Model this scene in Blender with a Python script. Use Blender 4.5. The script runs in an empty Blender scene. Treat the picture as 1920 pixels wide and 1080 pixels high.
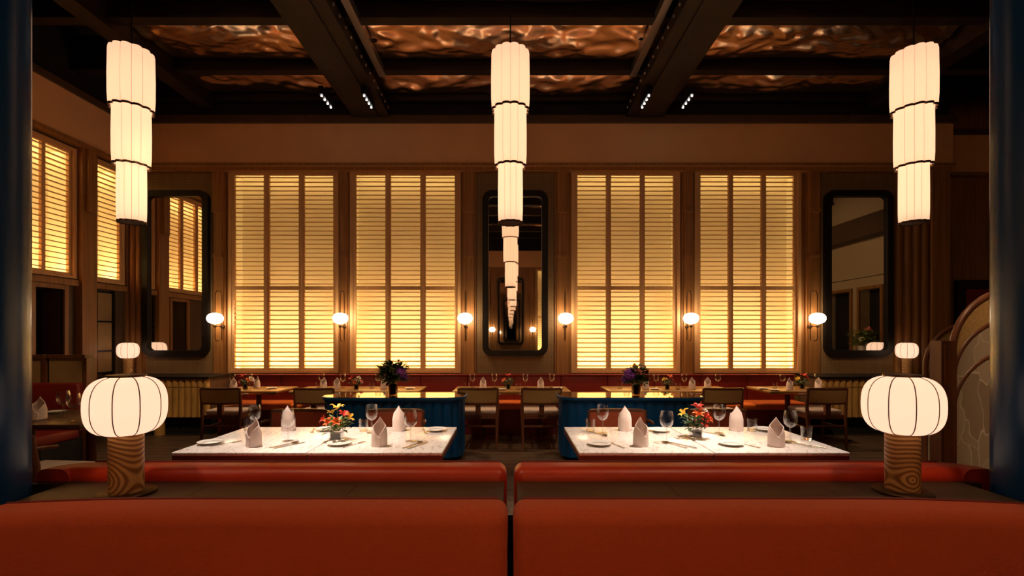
import bpy, bmesh, math, random
from mathutils import Vector, Matrix, noise
random.seed(7)
PI = math.pi
S = bpy.context.scene
COL = S.collection

# ------------------------------------------------------------------ camera, world, exposure
FPX, HX, HY, CZ = 900.0, 957.0, 632.0, 1.43      # focal length in px, vanishing point, eye height
cam_d = bpy.data.cameras.new('camera'); cam = bpy.data.objects.new('camera', cam_d); COL.objects.link(cam)
cam_d.sensor_width = 36.0; cam_d.lens = 36.0 * FPX / 1920.0
cam_d.shift_x = (960 - HX) / 1920.0; cam_d.shift_y = (HY - 540) / 1920.0
cam_d.clip_start = 0.05; cam_d.clip_end = 60
cam.location = (0, 0, CZ); cam.rotation_euler = (PI / 2, 0, 0)
S.camera = cam
w = bpy.data.worlds.new('world'); S.world = w; w.use_nodes = True
w.node_tree.nodes['Background'].inputs[0].default_value = (1.0, 0.62, 0.34, 1)
w.node_tree.nodes['Background'].inputs[1].default_value = 0.004
S.view_settings.view_transform = 'Standard'; S.view_settings.look = 'None'
S.view_settings.gamma = 1.0; S.view_settings.use_curve_mapping = False
S.view_settings.exposure = 0.0

# light levels (watts / emission strengths), room lamps plus added fill spots
L_PENDANT, L_GLOBE, L_LAMP = 0.50, 20.0, 0.50
L_CORE, L_BULB = 1.75, 3.6
L_SPOT_TABLE, L_SPOT_SOFA, L_SPOT_FAR, L_UP = 680.0, 130.0, 350.0, 7.0
L_WIN_LOW, L_WIN_TOP, L_WIN_SIDE = 23.0, 0.9, 9.0
WARM = (1.0, 0.66, 0.36)

def P(px, py, Y):
    return ((px - HX) * Y / FPX, Y, CZ - (py - HY) * Y / FPX)
def X(px, Y): return (px - HX) * Y / FPX
def Z(py, Y): return CZ - (py - HY) * Y / FPX

# ------------------------------------------------------------------ materials
M = {}
def mat(name, col, rough=0.5, metal=0.0, var=0.0, vscale=(8, 8, 8), bump=0.0, bscale=60.0, spec=None, coat=0.0, sheen=0.0, col2=None, detail=4.0):
    m = bpy.data.materials.new(name); m.use_nodes = True
    nt = m.node_tree; b = nt.nodes['Principled BSDF']
    b.inputs['Base Color'].default_value = (*col, 1); b.inputs['Roughness'].default_value = rough
    b.inputs['Metallic'].default_value = metal
    if spec is not None: b.inputs['Specular IOR Level'].default_value = spec
    if coat: b.inputs['Coat Weight'].default_value = coat; b.inputs['Coat Roughness'].default_value = 0.1
    if sheen: b.inputs['Sheen Weight'].default_value = sheen; b.inputs['Sheen Roughness'].default_value = 0.4
    if var or col2 or bump:
        tc = nt.nodes.new('ShaderNodeTexCoord'); mp = nt.nodes.new('ShaderNodeMapping')
        mp.inputs['Scale'].default_value = vscale
        nt.links.new(tc.outputs['Object'], mp.inputs['Vector'])
    if var or col2:
        n = nt.nodes.new('ShaderNodeTexNoise'); n.inputs['Scale'].default_value = 1.0; n.inputs['Detail'].default_value = detail
        nt.links.new(mp.outputs[0], n.inputs['Vector'])
        r = nt.nodes.new('ShaderNodeValToRGB')
        c2 = col2 if col2 else tuple(c * (1 - var) for c in col)
        r.color_ramp.elements[0].position = 0.35; r.color_ramp.elements[1].position = 0.65
        r.color_ramp.elements[0].color = (*c2, 1); r.color_ramp.elements[1].color = (*col, 1)
        nt.links.new(n.outputs['Fac'], r.inputs[0]); nt.links.new(r.outputs[0], b.inputs['Base Color'])
    if bump:
        n2 = nt.nodes.new('ShaderNodeTexNoise'); n2.inputs['Scale'].default_value = bscale; n2.inputs['Detail'].default_value = 3
        nt.links.new(tc.outputs['Object'], n2.inputs['Vector'])
        bp = nt.nodes.new('ShaderNodeBump'); bp.inputs['Strength'].default_value = bump; bp.inputs['Distance'].default_value = 0.01
        nt.links.new(n2.outputs['Fac'], bp.inputs['Height']); nt.links.new(bp.outputs[0], b.inputs['Normal'])
    M[name] = m
    return m
def emit(name, col, strength):
    m = bpy.data.materials.new(name); m.use_nodes = True; nt = m.node_tree
    b = nt.nodes['Principled BSDF']; b.inputs['Base Color'].default_value = (*[min(1, c * .25) for c in col], 1)
    b.inputs['Roughness'].default_value = 0.8
    b.inputs['Emission Color'].default_value = (*col, 1); b.inputs['Emission Strength'].default_value = strength
    M[name] = m; return m
def nodes_of(m): return m.node_tree.nodes, m.node_tree.links

mat('floor_base', (0.012, 0.008, 0.005), 0.7)
mat('plank', (0.085, 0.050, 0.030), 0.42, var=0.55, vscale=(2, 22, 8), bump=0.05, bscale=40)
mat('wall_wood', (0.36, 0.155, 0.042), 0.45, var=0.35, vscale=(26, 26, 1.2))
mat('pilaster_wood', (0.40, 0.175, 0.050), 0.42, var=0.35, vscale=(30, 30, 1.0))
mat('fascia_paint', (0.86, 0.47, 0.22), 0.75, var=0.06, vscale=(2, 2, 2))
mat('shutter_wood', (0.74, 0.42, 0.18), 0.5, var=0.15, vscale=(30, 30, 2))
mat('slat_wood', (0.80, 0.50, 0.22), 0.45)
mat('cavity_cream', (0.84, 0.78, 0.60), 0.8)
mat('black_frame', (0.010, 0.007, 0.006), 0.4, spec=0.25)
mat('ceiling_black', (0.010, 0.007, 0.005), 0.8)
mat('steel_dark', (0.022, 0.012, 0.007), 0.5, metal=0.35, var=0.4, vscale=(4, 4, 4))
mat('bolt_steel', (0.35, 0.34, 0.36), 0.35, metal=0.9)
mat('foil', (0.72, 0.50, 0.35), 0.26, metal=1.0, bump=0.10, bscale=18)
mat('brass', (0.55, 0.33, 0.12), 0.3, metal=1.0)
mat('bronze', (0.10, 0.055, 0.028), 0.35, metal=0.8)
mat('steel', (0.62, 0.58, 0.52), 0.22, metal=1.0)
mat('blue_gloss', (0.002, 0.040, 0.13), 0.26, spec=0.22, bump=0.04, bscale=14)
mat('blue_lacquer', (0.003, 0.070, 0.23), 0.36, spec=0.35)
mat('rust_fabric', (0.52, 0.068, 0.012), 0.9, var=0.12, vscale=(60, 60, 260), bump=0.22, bscale=420, sheen=0.10)
mat('red_leather', (0.55, 0.035, 0.006), 0.42, var=0.2, vscale=(3, 3, 3), bump=0.03, bscale=120)
mat('piping_red', (0.16, 0.012, 0.006), 0.6)
mat('wine_leather', (0.20, 0.012, 0.008), 0.5, var=0.2, vscale=(4, 4, 4))
mat('orange_seat', (0.78, 0.17, 0.028), 0.5, var=0.15, vscale=(3, 3, 3))
mat('ledge_wood', (0.055, 0.030, 0.012), 0.42, var=0.3, vscale=(3, 24, 24))
mat('chair_wood', (0.17, 0.055, 0.022), 0.38, var=0.35, vscale=(20, 20, 3))
mat('chair_cane', (0.52, 0.31, 0.12), 0.6, var=0.25, vscale=(90, 90, 90))
mat('chair_pad', (0.45, 0.085, 0.028), 0.5, var=0.15, vscale=(6, 6, 6))
mat('seat_cloth', (0.55, 0.44, 0.39), 0.8, bump=0.1, bscale=300)
mat('table_edge', (0.16, 0.035, 0.020), 0.4)
mat('post_red', (0.085, 0.014, 0.010), 0.4)
mat('table_wood', (0.42, 0.22, 0.075), 0.30, var=0.35, vscale=(3, 26, 26))
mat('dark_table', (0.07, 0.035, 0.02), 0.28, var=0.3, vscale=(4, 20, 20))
mat('porcelain', (0.78, 0.74, 0.68), 0.25)
mat('napkin', (0.88, 0.73, 0.67), 0.9, bump=0.15, bscale=350)
mat('bamboo', (0.56, 0.32, 0.09), 0.42, var=0.3, vscale=(9, 9, 3))
mat('booth_tan', (0.34, 0.20, 0.075), 0.65, var=0.2, vscale=(3, 3, 3))
mat('leaf', (0.035, 0.10, 0.018), 0.5, var=0.5, vscale=(14, 14, 14))
mat('leaf_pale', (0.22, 0.30, 0.06), 0.5, var=0.3, vscale=(14, 14, 14))
mat('petal_orange', (0.78, 0.13, 0.015), 0.55)
mat('petal_yellow', (0.85, 0.50, 0.05), 0.55)
mat('petal_red', (0.60, 0.03, 0.015), 0.55)
mat('petal_purple', (0.42, 0.10, 0.70), 0.6, var=0.4, vscale=(40, 40, 40))
mat('petal_pink', (0.80, 0.30, 0.26), 0.6)
mat('petal_white', (0.80, 0.72, 0.60), 0.6)
mat('petal_wine', (0.16, 0.012, 0.02), 0.6)
mat('soil', (0.03, 0.03, 0.015), 0.6)
mat('picture_red', (0.30, 0.016, 0.012), 0.6, var=0.3, vscale=(5, 5, 5))
mat('void_black', (0.004, 0.003, 0.003), 0.9)
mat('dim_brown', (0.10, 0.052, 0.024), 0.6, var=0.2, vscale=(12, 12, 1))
mat('cream_wall', (0.48, 0.37, 0.22), 0.8)
emit('led_dot', (1.0, 0.95, 0.88), 14.0)
emit('pendant_shade', (1.0, 0.68, 0.46), L_PENDANT)
emit('globe_glow', (1.0, 0.74, 0.46), L_GLOBE)
emit('lamp_glow', (1.0, 0.73, 0.55), L_LAMP)

# pendant and lamp shades: woven threads vary how much light passes
def weave(m, base, scale):
    N, Lk = nodes_of(m); b = N['Principled BSDF']
    tc = N.new('ShaderNodeTexCoord'); mp = N.new('ShaderNodeMapping'); mp.inputs['Scale'].default_value = scale
    n = N.new('ShaderNodeTexNoise'); n.inputs['Scale'].default_value = 1; n.inputs['Detail'].default_value = 3
    mr = N.new('ShaderNodeMapRange'); mr.inputs[3].default_value = base * 0.88; mr.inputs[4].default_value = base * 1.1
    Lk.new(tc.outputs['Object'], mp.inputs[0]); Lk.new(mp.outputs[0], n.inputs['Vector'])
    Lk.new(n.outputs['Fac'], mr.inputs[0]); Lk.new(mr.outputs[0], b.inputs['Emission Strength'])
weave(M['pendant_shade'], L_PENDANT, (90, 90, 12)); weave(M['lamp_glow'], L_LAMP, (60, 60, 60))

def translucent(m, col):
    N, Lk = nodes_of(m); b = N['Principled BSDF']; out = N['Material Output']
    t = N.new('ShaderNodeBsdfTranslucent'); t.inputs[0].default_value = (*col, 1)
    a = N.new('ShaderNodeAddShader'); Lk.new(b.outputs[0], a.inputs[0]); Lk.new(t.outputs[0], a.inputs[1]); Lk.new(a.outputs[0], out.inputs[0])
translucent(M['pendant_shade'], (.72, .53, .41)); translucent(M['lamp_glow'], (.70, .53, .43))
emit('core_glow', (1.0, 0.76, 0.50), L_CORE); emit('bulb_glow', (1.0, 0.84, 0.66), L_BULB)
# mirror, clear glass
m = mat('mirror_glass', (0.80, 0.76, 0.70), 0.015, metal=1.0)
m = mat('console_glass', (0.55, 0.52, 0.45), 0.06, metal=1.0)
def thin_glass(name, tint, amount):
    m = bpy.data.materials.new(name); m.use_nodes = True; N, Lk = nodes_of(m)
    N.remove(N['Principled BSDF']); out = N['Material Output']
    t = N.new('ShaderNodeBsdfTransparent'); t.inputs[0].default_value = (*tint, 1)
    g = N.new('ShaderNodeBsdfGlossy'); g.inputs['Roughness'].default_value = 0.03
    f = N.new('ShaderNodeLayerWeight'); f.inputs[0].default_value = amount
    x = N.new('ShaderNodeMixShader'); Lk.new(f.outputs[1], x.inputs[0]); Lk.new(t.outputs[0], x.inputs[1]); Lk.new(g.outputs[0], x.inputs[2])
    Lk.new(x.outputs[0], out.inputs[0]); M[name] = m
thin_glass('clear_glass', (0.95, 0.94, 0.92), .36)
thin_glass('smoked_glass', (0.55, 0.45, 0.33), .25)

# marble
m = mat('marble', (0.80, 0.74, 0.69), 0.22)
N, Lk = nodes_of(m); b = N['Principled BSDF']
tc = N.new('ShaderNodeTexCoord'); n0 = N.new('ShaderNodeTexNoise'); n0.inputs['Scale'].default_value = 5; n0.inputs['Detail'].default_value = 6; n0.inputs['Distortion'].default_value = 1.6
wv = N.new('ShaderNodeTexWave'); wv.inputs['Scale'].default_value = 4.5; wv.inputs['Distortion'].default_value = 14; wv.inputs['Detail'].default_value = 4; wv.inputs['Detail Scale'].default_value = 2.2
r = N.new('ShaderNodeValToRGB'); e = r.color_ramp.elements
e[0].position = 0.0; e[0].color = (0.60, 0.50, 0.45, 1); e[1].position = 0.10; e[1].color = (0.82, 0.76, 0.71, 1)
Lk.new(tc.outputs['Object'], wv.inputs['Vector']); Lk.new(wv.outputs['Fac'], r.inputs[0]); Lk.new(r.outputs[0], b.inputs['Base Color'])

# turned wood with arched growth rings for the lamp columns
m = mat('lamp_wood', (0.5, 0.25, 0.09), 0.45)
N, Lk = nodes_of(m); b = N['Principled BSDF']
tc = N.new('ShaderNodeTexCoord'); mp = N.new('ShaderNodeMapping'); mp.inputs['Location'].default_value = (0.020, 0, -0.065)
wv = N.new('ShaderNodeTexWave'); wv.wave_type = 'RINGS'; wv.rings_direction = 'Y'; wv.inputs['Scale'].default_value = 19; wv.inputs['Distortion'].default_value = 1.6; wv.inputs['Detail'].default_value = 2; wv.inputs['Detail Scale'].default_value = 0.7
r = N.new('ShaderNodeValToRGB'); e = r.color_ramp.elements
e[0].position = 0.1; e[0].color = (0.28, 0.11, 0.034, 1); e[1].position = 0.8; e[1].color = (0.72, 0.42, 0.17, 1)
Lk.new(tc.outputs['Object'], mp.inputs[0]); Lk.new(mp.outputs[0], wv.inputs['Vector']); Lk.new(wv.outputs['Fac'], r.inputs[0]); Lk.new(r.outputs[0], b.inputs['Base Color'])

# woven cane wall panel
m = mat('cane_weave', (0.26, 0.155, 0.065), 0.55)
N, Lk = nodes_of(m); b = N['Principled BSDF']
tc = N.new('ShaderNodeTexCoord'); mp = N.new('ShaderNodeMapping'); mp.inputs['Rotation'].default_value = (0, PI / 4, 0); mp.inputs['Scale'].default_value = (55, 55, 55)
ck = N.new('ShaderNodeTexChecker'); ck.inputs['Scale'].default_value = 1.0
ck.inputs[1].default_value = (0.30, 0.185, 0.08, 1); ck.inputs[2].default_value = (0.17, 0.095, 0.038, 1)
bp = N.new('ShaderNodeBump'); bp.inputs['Strength'].default_value = 0.5; bp.inputs['Distance'].default_value = 0.004
Lk.new(tc.outputs['Object'], mp.inputs[0]); Lk.new(mp.outputs[0], ck.inputs[0]); Lk.new(ck.outputs[0], b.inputs['Base Color'])
Lk.new(ck.outputs[1], bp.inputs['Height']); Lk.new(bp.outputs[0], b.inputs['Normal'])

# printed leaf fabric of the booth screen
m = mat('leaf_fabric', (0.40, 0.30, 0.22), 0.8)
N, Lk = nodes_of(m); b = N['Principled BSDF']
tc = N.new('ShaderNodeTexCoord'); mp = N.new('ShaderNodeMapping'); mp.inputs['Scale'].default_value = (6.5, 1, 3.2); mp.inputs['Rotation'].default_value = (0, 0.6, 0)
nz = N.new('ShaderNodeTexNoise'); nz.inputs['Scale'].default_value = 1.3; nz.inputs['Detail'].default_value = 1
vm = N.new('ShaderNodeVectorMath'); vm.operation = 'MULTIPLY_ADD'; vm.inputs[1].default_value = (1.3, 0, 1.3)
Lk.new(mp.outputs[0], nz.inputs['Vector']); Lk.new(nz.outputs['Color'], vm.inputs[0]); Lk.new(mp.outputs[0], vm.inputs[2])
vo = N.new('ShaderNodeTexVoronoi'); vo.feature = 'DISTANCE_TO_EDGE'; vo.inputs['Scale'].default_value = 1.0
v2 = N.new('ShaderNodeTexVoronoi'); v2.inputs['Scale'].default_value = 1.0
r = N.new('ShaderNodeValToRGB'); e = r.color_ramp.elements
e[0].position = 0.010; e[0].color = (0.58, 0.48, 0.37, 1); e[1].position = 0.035; e[1].color = (0.0, 0.0, 0.0, 1)
r2 = N.new('ShaderNodeValToRGB'); e = r2.color_ramp.elements
e[0].color = (0.26, 0.18, 0.12, 1); e[1].color = (0.46, 0.36, 0.27, 1)
ad = N.new('ShaderNodeMix'); ad.data_type = 'RGBA'; ad.blend_type = 'LIGHTEN'; ad.inputs[0].default_value = 1.0
Lk.new(tc.outputs['Object'], mp.inputs[0]); Lk.new(vm.outputs[0], vo.inputs['Vector']); Lk.new(vm.outputs[0], v2.inputs['Vector'])
Lk.new(vo.outputs['Distance'], r.inputs[0]); Lk.new(v2.outputs['Color'], r2.inputs[0])
Lk.new(r.outputs[0], ad.inputs[6]); Lk.new(r2.outputs[0], ad.inputs[7]); Lk.new(ad.outputs[2], b.inputs['Base Color'])

# ------------------------------------------------------------------ mesh helpers
class MB:
    def __init__(s): s.v = []; s.f = []
    def add(s, vs, fs):
        o = len(s.v); s.v += [tuple(p) for p in vs]; s.f += [tuple(i + o for i in f) for f in fs]; return s
    def box(s, x0, x1, y0, y1, z0, z1):
        return s.add([(x0, y0, z0), (x1, y0, z0), (x1, y1, z0), (x0, y1, z0), (x0, y0, z1), (x1, y0, z1), (x1, y1, z1), (x0, y1, z1)],
                     [(0, 3, 2, 1), (4, 5, 6, 7), (0, 1, 5, 4), (1, 2, 6, 5), (2, 3, 7, 6), (3, 0, 4, 7)])
    def cyl(s, p0, p1, r0, r1=None, n=12, cap=True):
        r1 = r0 if r1 is None else r1
        p0 = Vector(p0); p1 = Vector(p1); d = (p1 - p0).normalized()
        a = d.orthogonal().normalized(); b = d.cross(a)
        vs = []
        for p, r in ((p0, r0), (p1, r1)):
            for k in range(n):
                t = 2 * PI * k / n; vs.append(p + (a * math.cos(t) + b * math.sin(t)) * r)
        fs = [(k, (k + 1) % n, n + (k + 1) % n, n + k) for k in range(n)]
        if cap: fs += [tuple(reversed(range(n))), tuple(range(n, 2 * n))]
        return s.add(vs, fs)
    def tube(s, pts, r, n=8, closed=False):
        pts = [Vector(p) for p in pts]; m_ = len(pts); vs = []; up = None
        rs = r if isinstance(r, (list, tuple)) else [r] * m_
        for i, p in enumerate(pts):
            a = pts[(i - 1) % m_] if (closed or i > 0) else p
            c = pts[(i + 1) % m_] if (closed or i < m_ - 1) else p
            d = (c - a).normalized()
            if up is None: up = d.orthogonal().normalized()
            up = (up - d * up.dot(d)); up = up.normalized() if up.length > 1e-6 else d.orthogonal().normalized()
            sd = d.cross(up)
            for k in range(n):
                t = 2 * PI * k / n; vs.append(p + (up * math.cos(t) + sd * math.sin(t)) * rs[i])
        fs = []
        for i in range(m_ if closed else m_ - 1):
            j = (i + 1) % m_
            for k in range(n): fs.append((i * n + k, i * n + (k + 1) % n, j * n + (k + 1) % n, j * n + k))
        if not closed: fs += [tuple(reversed(range(n))), tuple(range((m_ - 1) * n, m_ * n))]
        return s.add(vs, fs)
    def lathe(s, prof, n=24, c=(0, 0, 0), mod=None, capb=False, capt=False):
        vs = []
        for (r, z) in prof:
            for k in range(n):
                t = 2 * PI * k / n; q = r * (mod(t, z) if mod else 1.0)
                vs.append((c[0] + q * math.cos(t), c[1] + q * math.sin(t), c[2] + z))
        fs = []
        for i in range(len(prof) - 1):
            for k in range(n): fs.append((i * n + k, i * n + (k + 1) % n, (i + 1) * n + (k + 1) % n, (i + 1) * n + k))
        if capb: fs.append(tuple(reversed(range(n))))
        if capt: fs.append(tuple(range((len(prof) - 1) * n, len(prof) * n)))
        return s.add(vs, fs)
    def prism(s, poly, z0, z1, plane='xy'):
        n = len(poly); vs = []
        for z in (z0, z1):
            for (a, b) in poly:
                vs.append((a, b, z) if plane == 'xy' else ((a, z, b) if plane == 'xz' else (z, a, b)))
        fs = [(k, (k + 1) % n, n + (k + 1) % n, n + k) for k in range(n)] + [tuple(reversed(range(n))), tuple(range(n, 2 * n))]
        return s.add(vs, fs)
    def ring(s, outer, inner, z0, z1, plane='xz'):
        n = len(outer); vs = []
        def pt(a, b, z): return (a, b, z) if plane == 'xy' else ((a, z, b) if plane == 'xz' else (z, a, b))
        for z in (z0, z1):
            for q in outer: vs.append(pt(*q, z))
            for q in inner: vs.append(pt(*q, z))
        fs = []
        for k in range(n):
            j = (k + 1) % n
            fs += [(k, j, n + j, n + k), (2 * n + k, 3 * n + k, 3 * n + j, 2 * n + j), (k, 2 * n + k, 2 * n + j, j), (n + k, n + j, 3 * n + j, 3 * n + k)]
        return s.add(vs, fs)
    def xform(s, mt):
        s.v = [tuple(mt @ Vector(p)) for p in s.v]; return s
    def build(s, name, m_, parent=None, smooth=None, loc=(0, 0, 0), rot=(0, 0, 0)):
        me = bpy.data.meshes.new(name); me.from_pydata(s.v, [], s.f); me.validate()
        bm = bmesh.new(); bm.from_mesh(me); bmesh.ops.recalc_face_normals(bm, faces=bm.faces); bm.to_mesh(me); bm.free()
        me.materials.append(M[m_] if isinstance(m_, str) else m_)
        if smooth is not None:
            me.shade_smooth(); me.set_sharp_from_angle(angle=math.radians(smooth))
        return link(name, me, parent, loc, rot)
def link(name, me, parent=None, loc=(0, 0, 0), rot=(0, 0, 0)):
    o = bpy.data.objects.new(name, me); COL.objects.link(o); o.location = loc; o.rotation_euler = rot
    if parent is not None: o.parent = parent
    return o
def rbox(name, m_, x0, x1, y0, y1, z0, z1, r, parent=None, seg=4, subx=0, loc=(0, 0, 0), fn=None):
    bm = bmesh.new(); bmesh.ops.create_cube(bm, size=1)
    for v in bm.verts:
        v.co = ((x0 + x1) / 2 + v.co.x * (x1 - x0), (y0 + y1) / 2 + v.co.y * (y1 - y0), (z0 + z1) / 2 + v.co.z * (z1 - z0))
    bmesh.ops.bevel(bm, geom=bm.edges[:], offset=r, segments=seg, profile=0.5, affect='EDGES')
    for k in range(1, subx):
        x = x0 + r + (x1 - x0 - 2 * r) * k / subx
        g = bm.verts[:] + bm.edges[:] + bm.faces[:]
        bmesh.ops.bisect_plane(bm, geom=g, plane_co=(x, 0, 0), plane_no=(1, 0, 0))
    if fn:
        for v in bm.verts: v.co = fn(v.co)
    me = bpy.data.meshes.new(name); bm.to_mesh(me); bm.free(); me.materials.append(M[m_])
    me.shade_smooth(); me.set_sharp_from_angle(angle=math.radians(50))
    return link(name, me, parent, loc)
def tag(o, label=None, cat=None, group=None, kind=None):
    if label: o['label'] = label
    if cat: o['category'] = cat
    if group: o['group'] = group
    if kind: o['kind'] = kind
    return o
def thing(name, label, cat, loc=(0, 0, 0), rz=0, group=None):
    o = bpy.data.objects.new(name, None); COL.objects.link(o); o.location = loc; o.rotation_euler = (0, 0, rz)
    o.empty_display_size = 0.05
    return tag(o, label, cat, group)
def dup(root, loc, rz, label, group=None, scale=None):
    r = root.copy(); COL.objects.link(r); r.location = loc; r.rotation_euler = (0, 0, rz); r['label'] = label
    if group: r['group'] = group
    if scale: r.scale = (scale,) * 3
    for ch in list(root.children):
        c = ch.copy(); COL.objects.link(c); c.parent = r
        for g in list(ch.children):
            d = g.copy(); COL.objects.link(d); d.parent = c
    return r
def struct(o, label, cat): return tag(o, label, cat, kind='structure')
def rrect(x0, x1, z0, z1, r, n=6):
    p = []
    for cx, cz, a in ((x1 - r, z1 - r, 0), (x0 + r, z1 - r, 90), (x0 + r, z0 + r, 180), (x1 - r, z0 + r, 270)):
        for k in range(n + 1):
            t = math.radians(a + 90 * k / n); p.append((cx + r * math.cos(t), cz + r * math.sin(t)))
    return p
def spot(name, loc, target, watts, angle, blend=0.6, radius=0.06, col=WARM, parent=None):
    l = bpy.data.lights.new(name, 'SPOT'); l.energy = watts; l.spot_size = math.radians(angle); l.spot_blend = blend
    l.shadow_soft_size = radius; l.color = col
    o = bpy.data.objects.new(name, l); COL.objects.link(o); o.location = loc
    o.rotation_euler = (Vector(target) - Vector(loc)).to_track_quat('-Z', 'Y').to_euler()
    return o
def area(name, loc, rot, sx, sy, watts, col, parent=None):
    l = bpy.data.lights.new(name, 'AREA'); l.shape = 'RECTANGLE'; l.size = sx; l.size_y = sy; l.energy = watts; l.color = col
    o = bpy.data.objects.new(name, l); COL.objects.link(o); o.location = loc; o.rotation_euler = rot
    if parent is not None: o.parent = parent
    return o

# ------------------------------------------------------------------ room shell
D, XL, XR, YF, ZC = 7.65, -6.11, 9.0, -3.5, 5.75        # back wall, left wall, right wall, wall behind the camera, slab
YB2 = 8.05; XBR = 6.92                                   # recessed part of the back wall on the right
floor = struct(MB().box(XL - .3, XR + .3, YF - .3, YB2 + .3, -0.10, -0.012).build('floor', 'floor_base'), 'dark brown wooden plank floor of the restaurant', 'floor')
pm = None; rowh = 0.15; rnd = random.Random(3)
plank_meshes = []
for ln in (1.5, 1.75, 2.0):
    o = MB().box(-ln / 2 + .002, ln / 2 - .002, -rowh / 2 + .002, rowh / 2 - .002, -0.012, 0.0).build('plank', 'plank', floor); plank_meshes.append((ln, o.data)); bpy.data.objects.remove(o)
y = 2.55; cnt = 0
while y < 7.4:
    x = -5.6 - rnd.random()
    while x < 6.4:
        ln, me = rnd.choice(plank_meshes)
        link('plank', me, floor, (x + ln / 2, y + rowh / 2, 0)); cnt += 1; x += ln
    y += rowh
MB().box(XL, XR, YF, 2.55, -0.012, 0).box(XL, XR, y, YB2, -0.012, 0).build('floorboards', 'plank', floor)['kind'] = 'stuff'

ceiling = struct(MB().box(XL - .3, XR + .3, YF - .3, YB2 + .3, ZC, ZC + .15).build('ceiling', 'ceiling_black'), 'black exposed ceiling with steel beams and foil insulation', 'ceiling')
# long steel beams running away from the camera
BEAMS = [(-2.45, -1.88), (1.80, 2.37)]
for bi, (x0, x1) in enumerate(BEAMS):
    inner = 1 if bi == 0 else -1
    bmb = MB()
    bmb.box(x0, x1, YF, D - .12, 4.86, 4.90)                                   # bottom plate
    xa, xb = (x0 + .06, x1 - .16) if inner == 1 else (x0 + .16, x1 - .06)
    bmb.box(xa, xb, YF, D - .12, 4.84, 4.86)
    bmb.box((x0 + x1) / 2 - .14, (x0 + x1) / 2 + .14, YF, D - .12, 4.90, 5.45)  # web casing
    be = bmb.build('beam', 'steel_dark', ceiling)
    be['label'] = 'dark steel ceiling beam left of the middle pendant' if bi == 0 else 'dark steel ceiling beam right of the middle pendant'
    xe = x1 if inner == 1 else x0
    MB().box(min(xe, xe - inner * .035), max(xe, xe - inner * .035), YF, D - .12, 4.90, 5.02).build('flange', 'steel_dark', be)
    # cable tray and its bolts on the inner side
    xt = xe + inner * 0.05
    MB().box(min(xt, xt + inner * .09), max(xt, xt + inner * .09), YF, 6.7, 5.06, 5.16).build('cable_tray', 'bolt_steel', be)
    bolt = MB().lathe([(0.018, 0), (0.016, .01), (0.006, .016)], 8, capt=True).build('bolt', 'bolt_steel', be, 40)
    bme = bolt.data; bpy.data.objects.remove(bolt)
    for k in range(14):
        link('bolt', bme, be, (xe, 4.9 + k * .19, 4.96), (0, inner * PI / 2, 0))
    # uplight fixture on the inner side of the beam
for x0, x1 in ((-4.85, -4.62), (5.55, 5.8)):
    MB().box(x0, x1, YF, D - .12, 5.0, 5.6).build('beam', 'steel_dark', ceiling)
# cross joists
JY = [-2.6, -1.5, -.4, .7, 1.8, 2.9, 3.8, 4.7, 5.58, 6.66, 7.50]
for yj in JY:
    MB().box(XL, XR, yj - .07, yj + .07, 5.10, 5.14).box(XL, XR, yj - .02, yj + .02, 5.14, 5.6).box(XL, XR, yj - .07, yj + .07, 5.42, 5.46).build('joist', 'steel_dark', ceiling)
# crumpled foil insulation between joists
def foil(x0, x1, y0, y1, z, seed, amp=0.10):
    nx = max(24, int((x1 - x0) * 34)); ny = max(14, int((y1 - y0) * 34)); vs = []; fs = []
    for j in range(ny + 1):
        for i in range(nx + 1):
            u = i / nx; v = j / ny; x = x0 + u * (x1 - x0); yy = y0 + v * (y1 - y0)
            p = Vector((x * .75, yy * 1.3, seed * 3.7))
            h = noise.noise(p) * .9 + .5 * abs(noise.noise(p * 2.7)) - .35 * abs(noise.noise(p * 5.3 + Vector((3, 1, 2)))) + .06 * noise.noise(p * 12)
            sag = -0.10 * math.sin(PI * v) ** .7
            vs.append((x, yy, z + sag + amp * h * math.sin(PI * min(max(v, .03), .97)) ** .5))
    for j in range(ny):
        for i in range(nx):
            a = j * (nx + 1) + i; fs.append((a, a + 1, a + nx + 2, a + nx + 1))
    return MB().add(vs, fs).build('foil_panel', 'foil', ceiling, 180)
for k, (ya, yb) in enumerate(((4.76, 5.52), (5.64, 6.60), (6.72, 7.44))):
    for q, (xa, xb) in enumerate(((-4.6, -2.35), (-2.0, 1.92), (2.28, 5.5))):
        foil(xa, xb, ya, yb, (5.30, 5.27, 5.235)[k], k * 3 + q)
for k, (ya, yb) in enumerate(((-1.45, -.45), (.75, 1.75))):
    foil(-2.0, 1.92, ya, yb, 5.34, 20 + k)

# walls -------------------------------------------------------------
WIN = [(X(430, D), X(636, D)), (X(657, D), X(864, D)), (X(1071, D), X(1274, D)), (X(1301, D), X(1500, D))]
WZ0, WZ1, WMID = Z(699, D), Z(320, D), Z(540, D)
def wall_with_holes(mb, x0, x1, z0, z1, y0, y1, holes):
    xs = x0
    for (a, b, c, d) in sorted(holes):
        mb.box(xs, a, y0, y1, z0, z1); mb.box(a, b, y0, y1, z0, c); mb.box(a, b, y0, y1, d, z1); xs = b
    mb.box(xs, x1, y0, y1, z0, z1); return mb
mb = wall_with_holes(MB(), XL, XBR, 0, ZC, D, D + .40, [(a, b, WZ0, WZ1) for a, b in WIN])
mb.box(XBR, XR + .3, YB2, YB2 + .2, 0, ZC)
wall_back = struct(mb.build('wall_back', 'wall_wood'), 'brown wood panelled back wall with four lit shutter windows', 'wall')
WINF = [(-2.55, -.79), (.97, 2.69)]
mb = wall_with_holes(MB(), XL, XR, 0, ZC, YF - .40, YF, [(a, b, WZ0, WZ1) for a, b in WINF])
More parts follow.
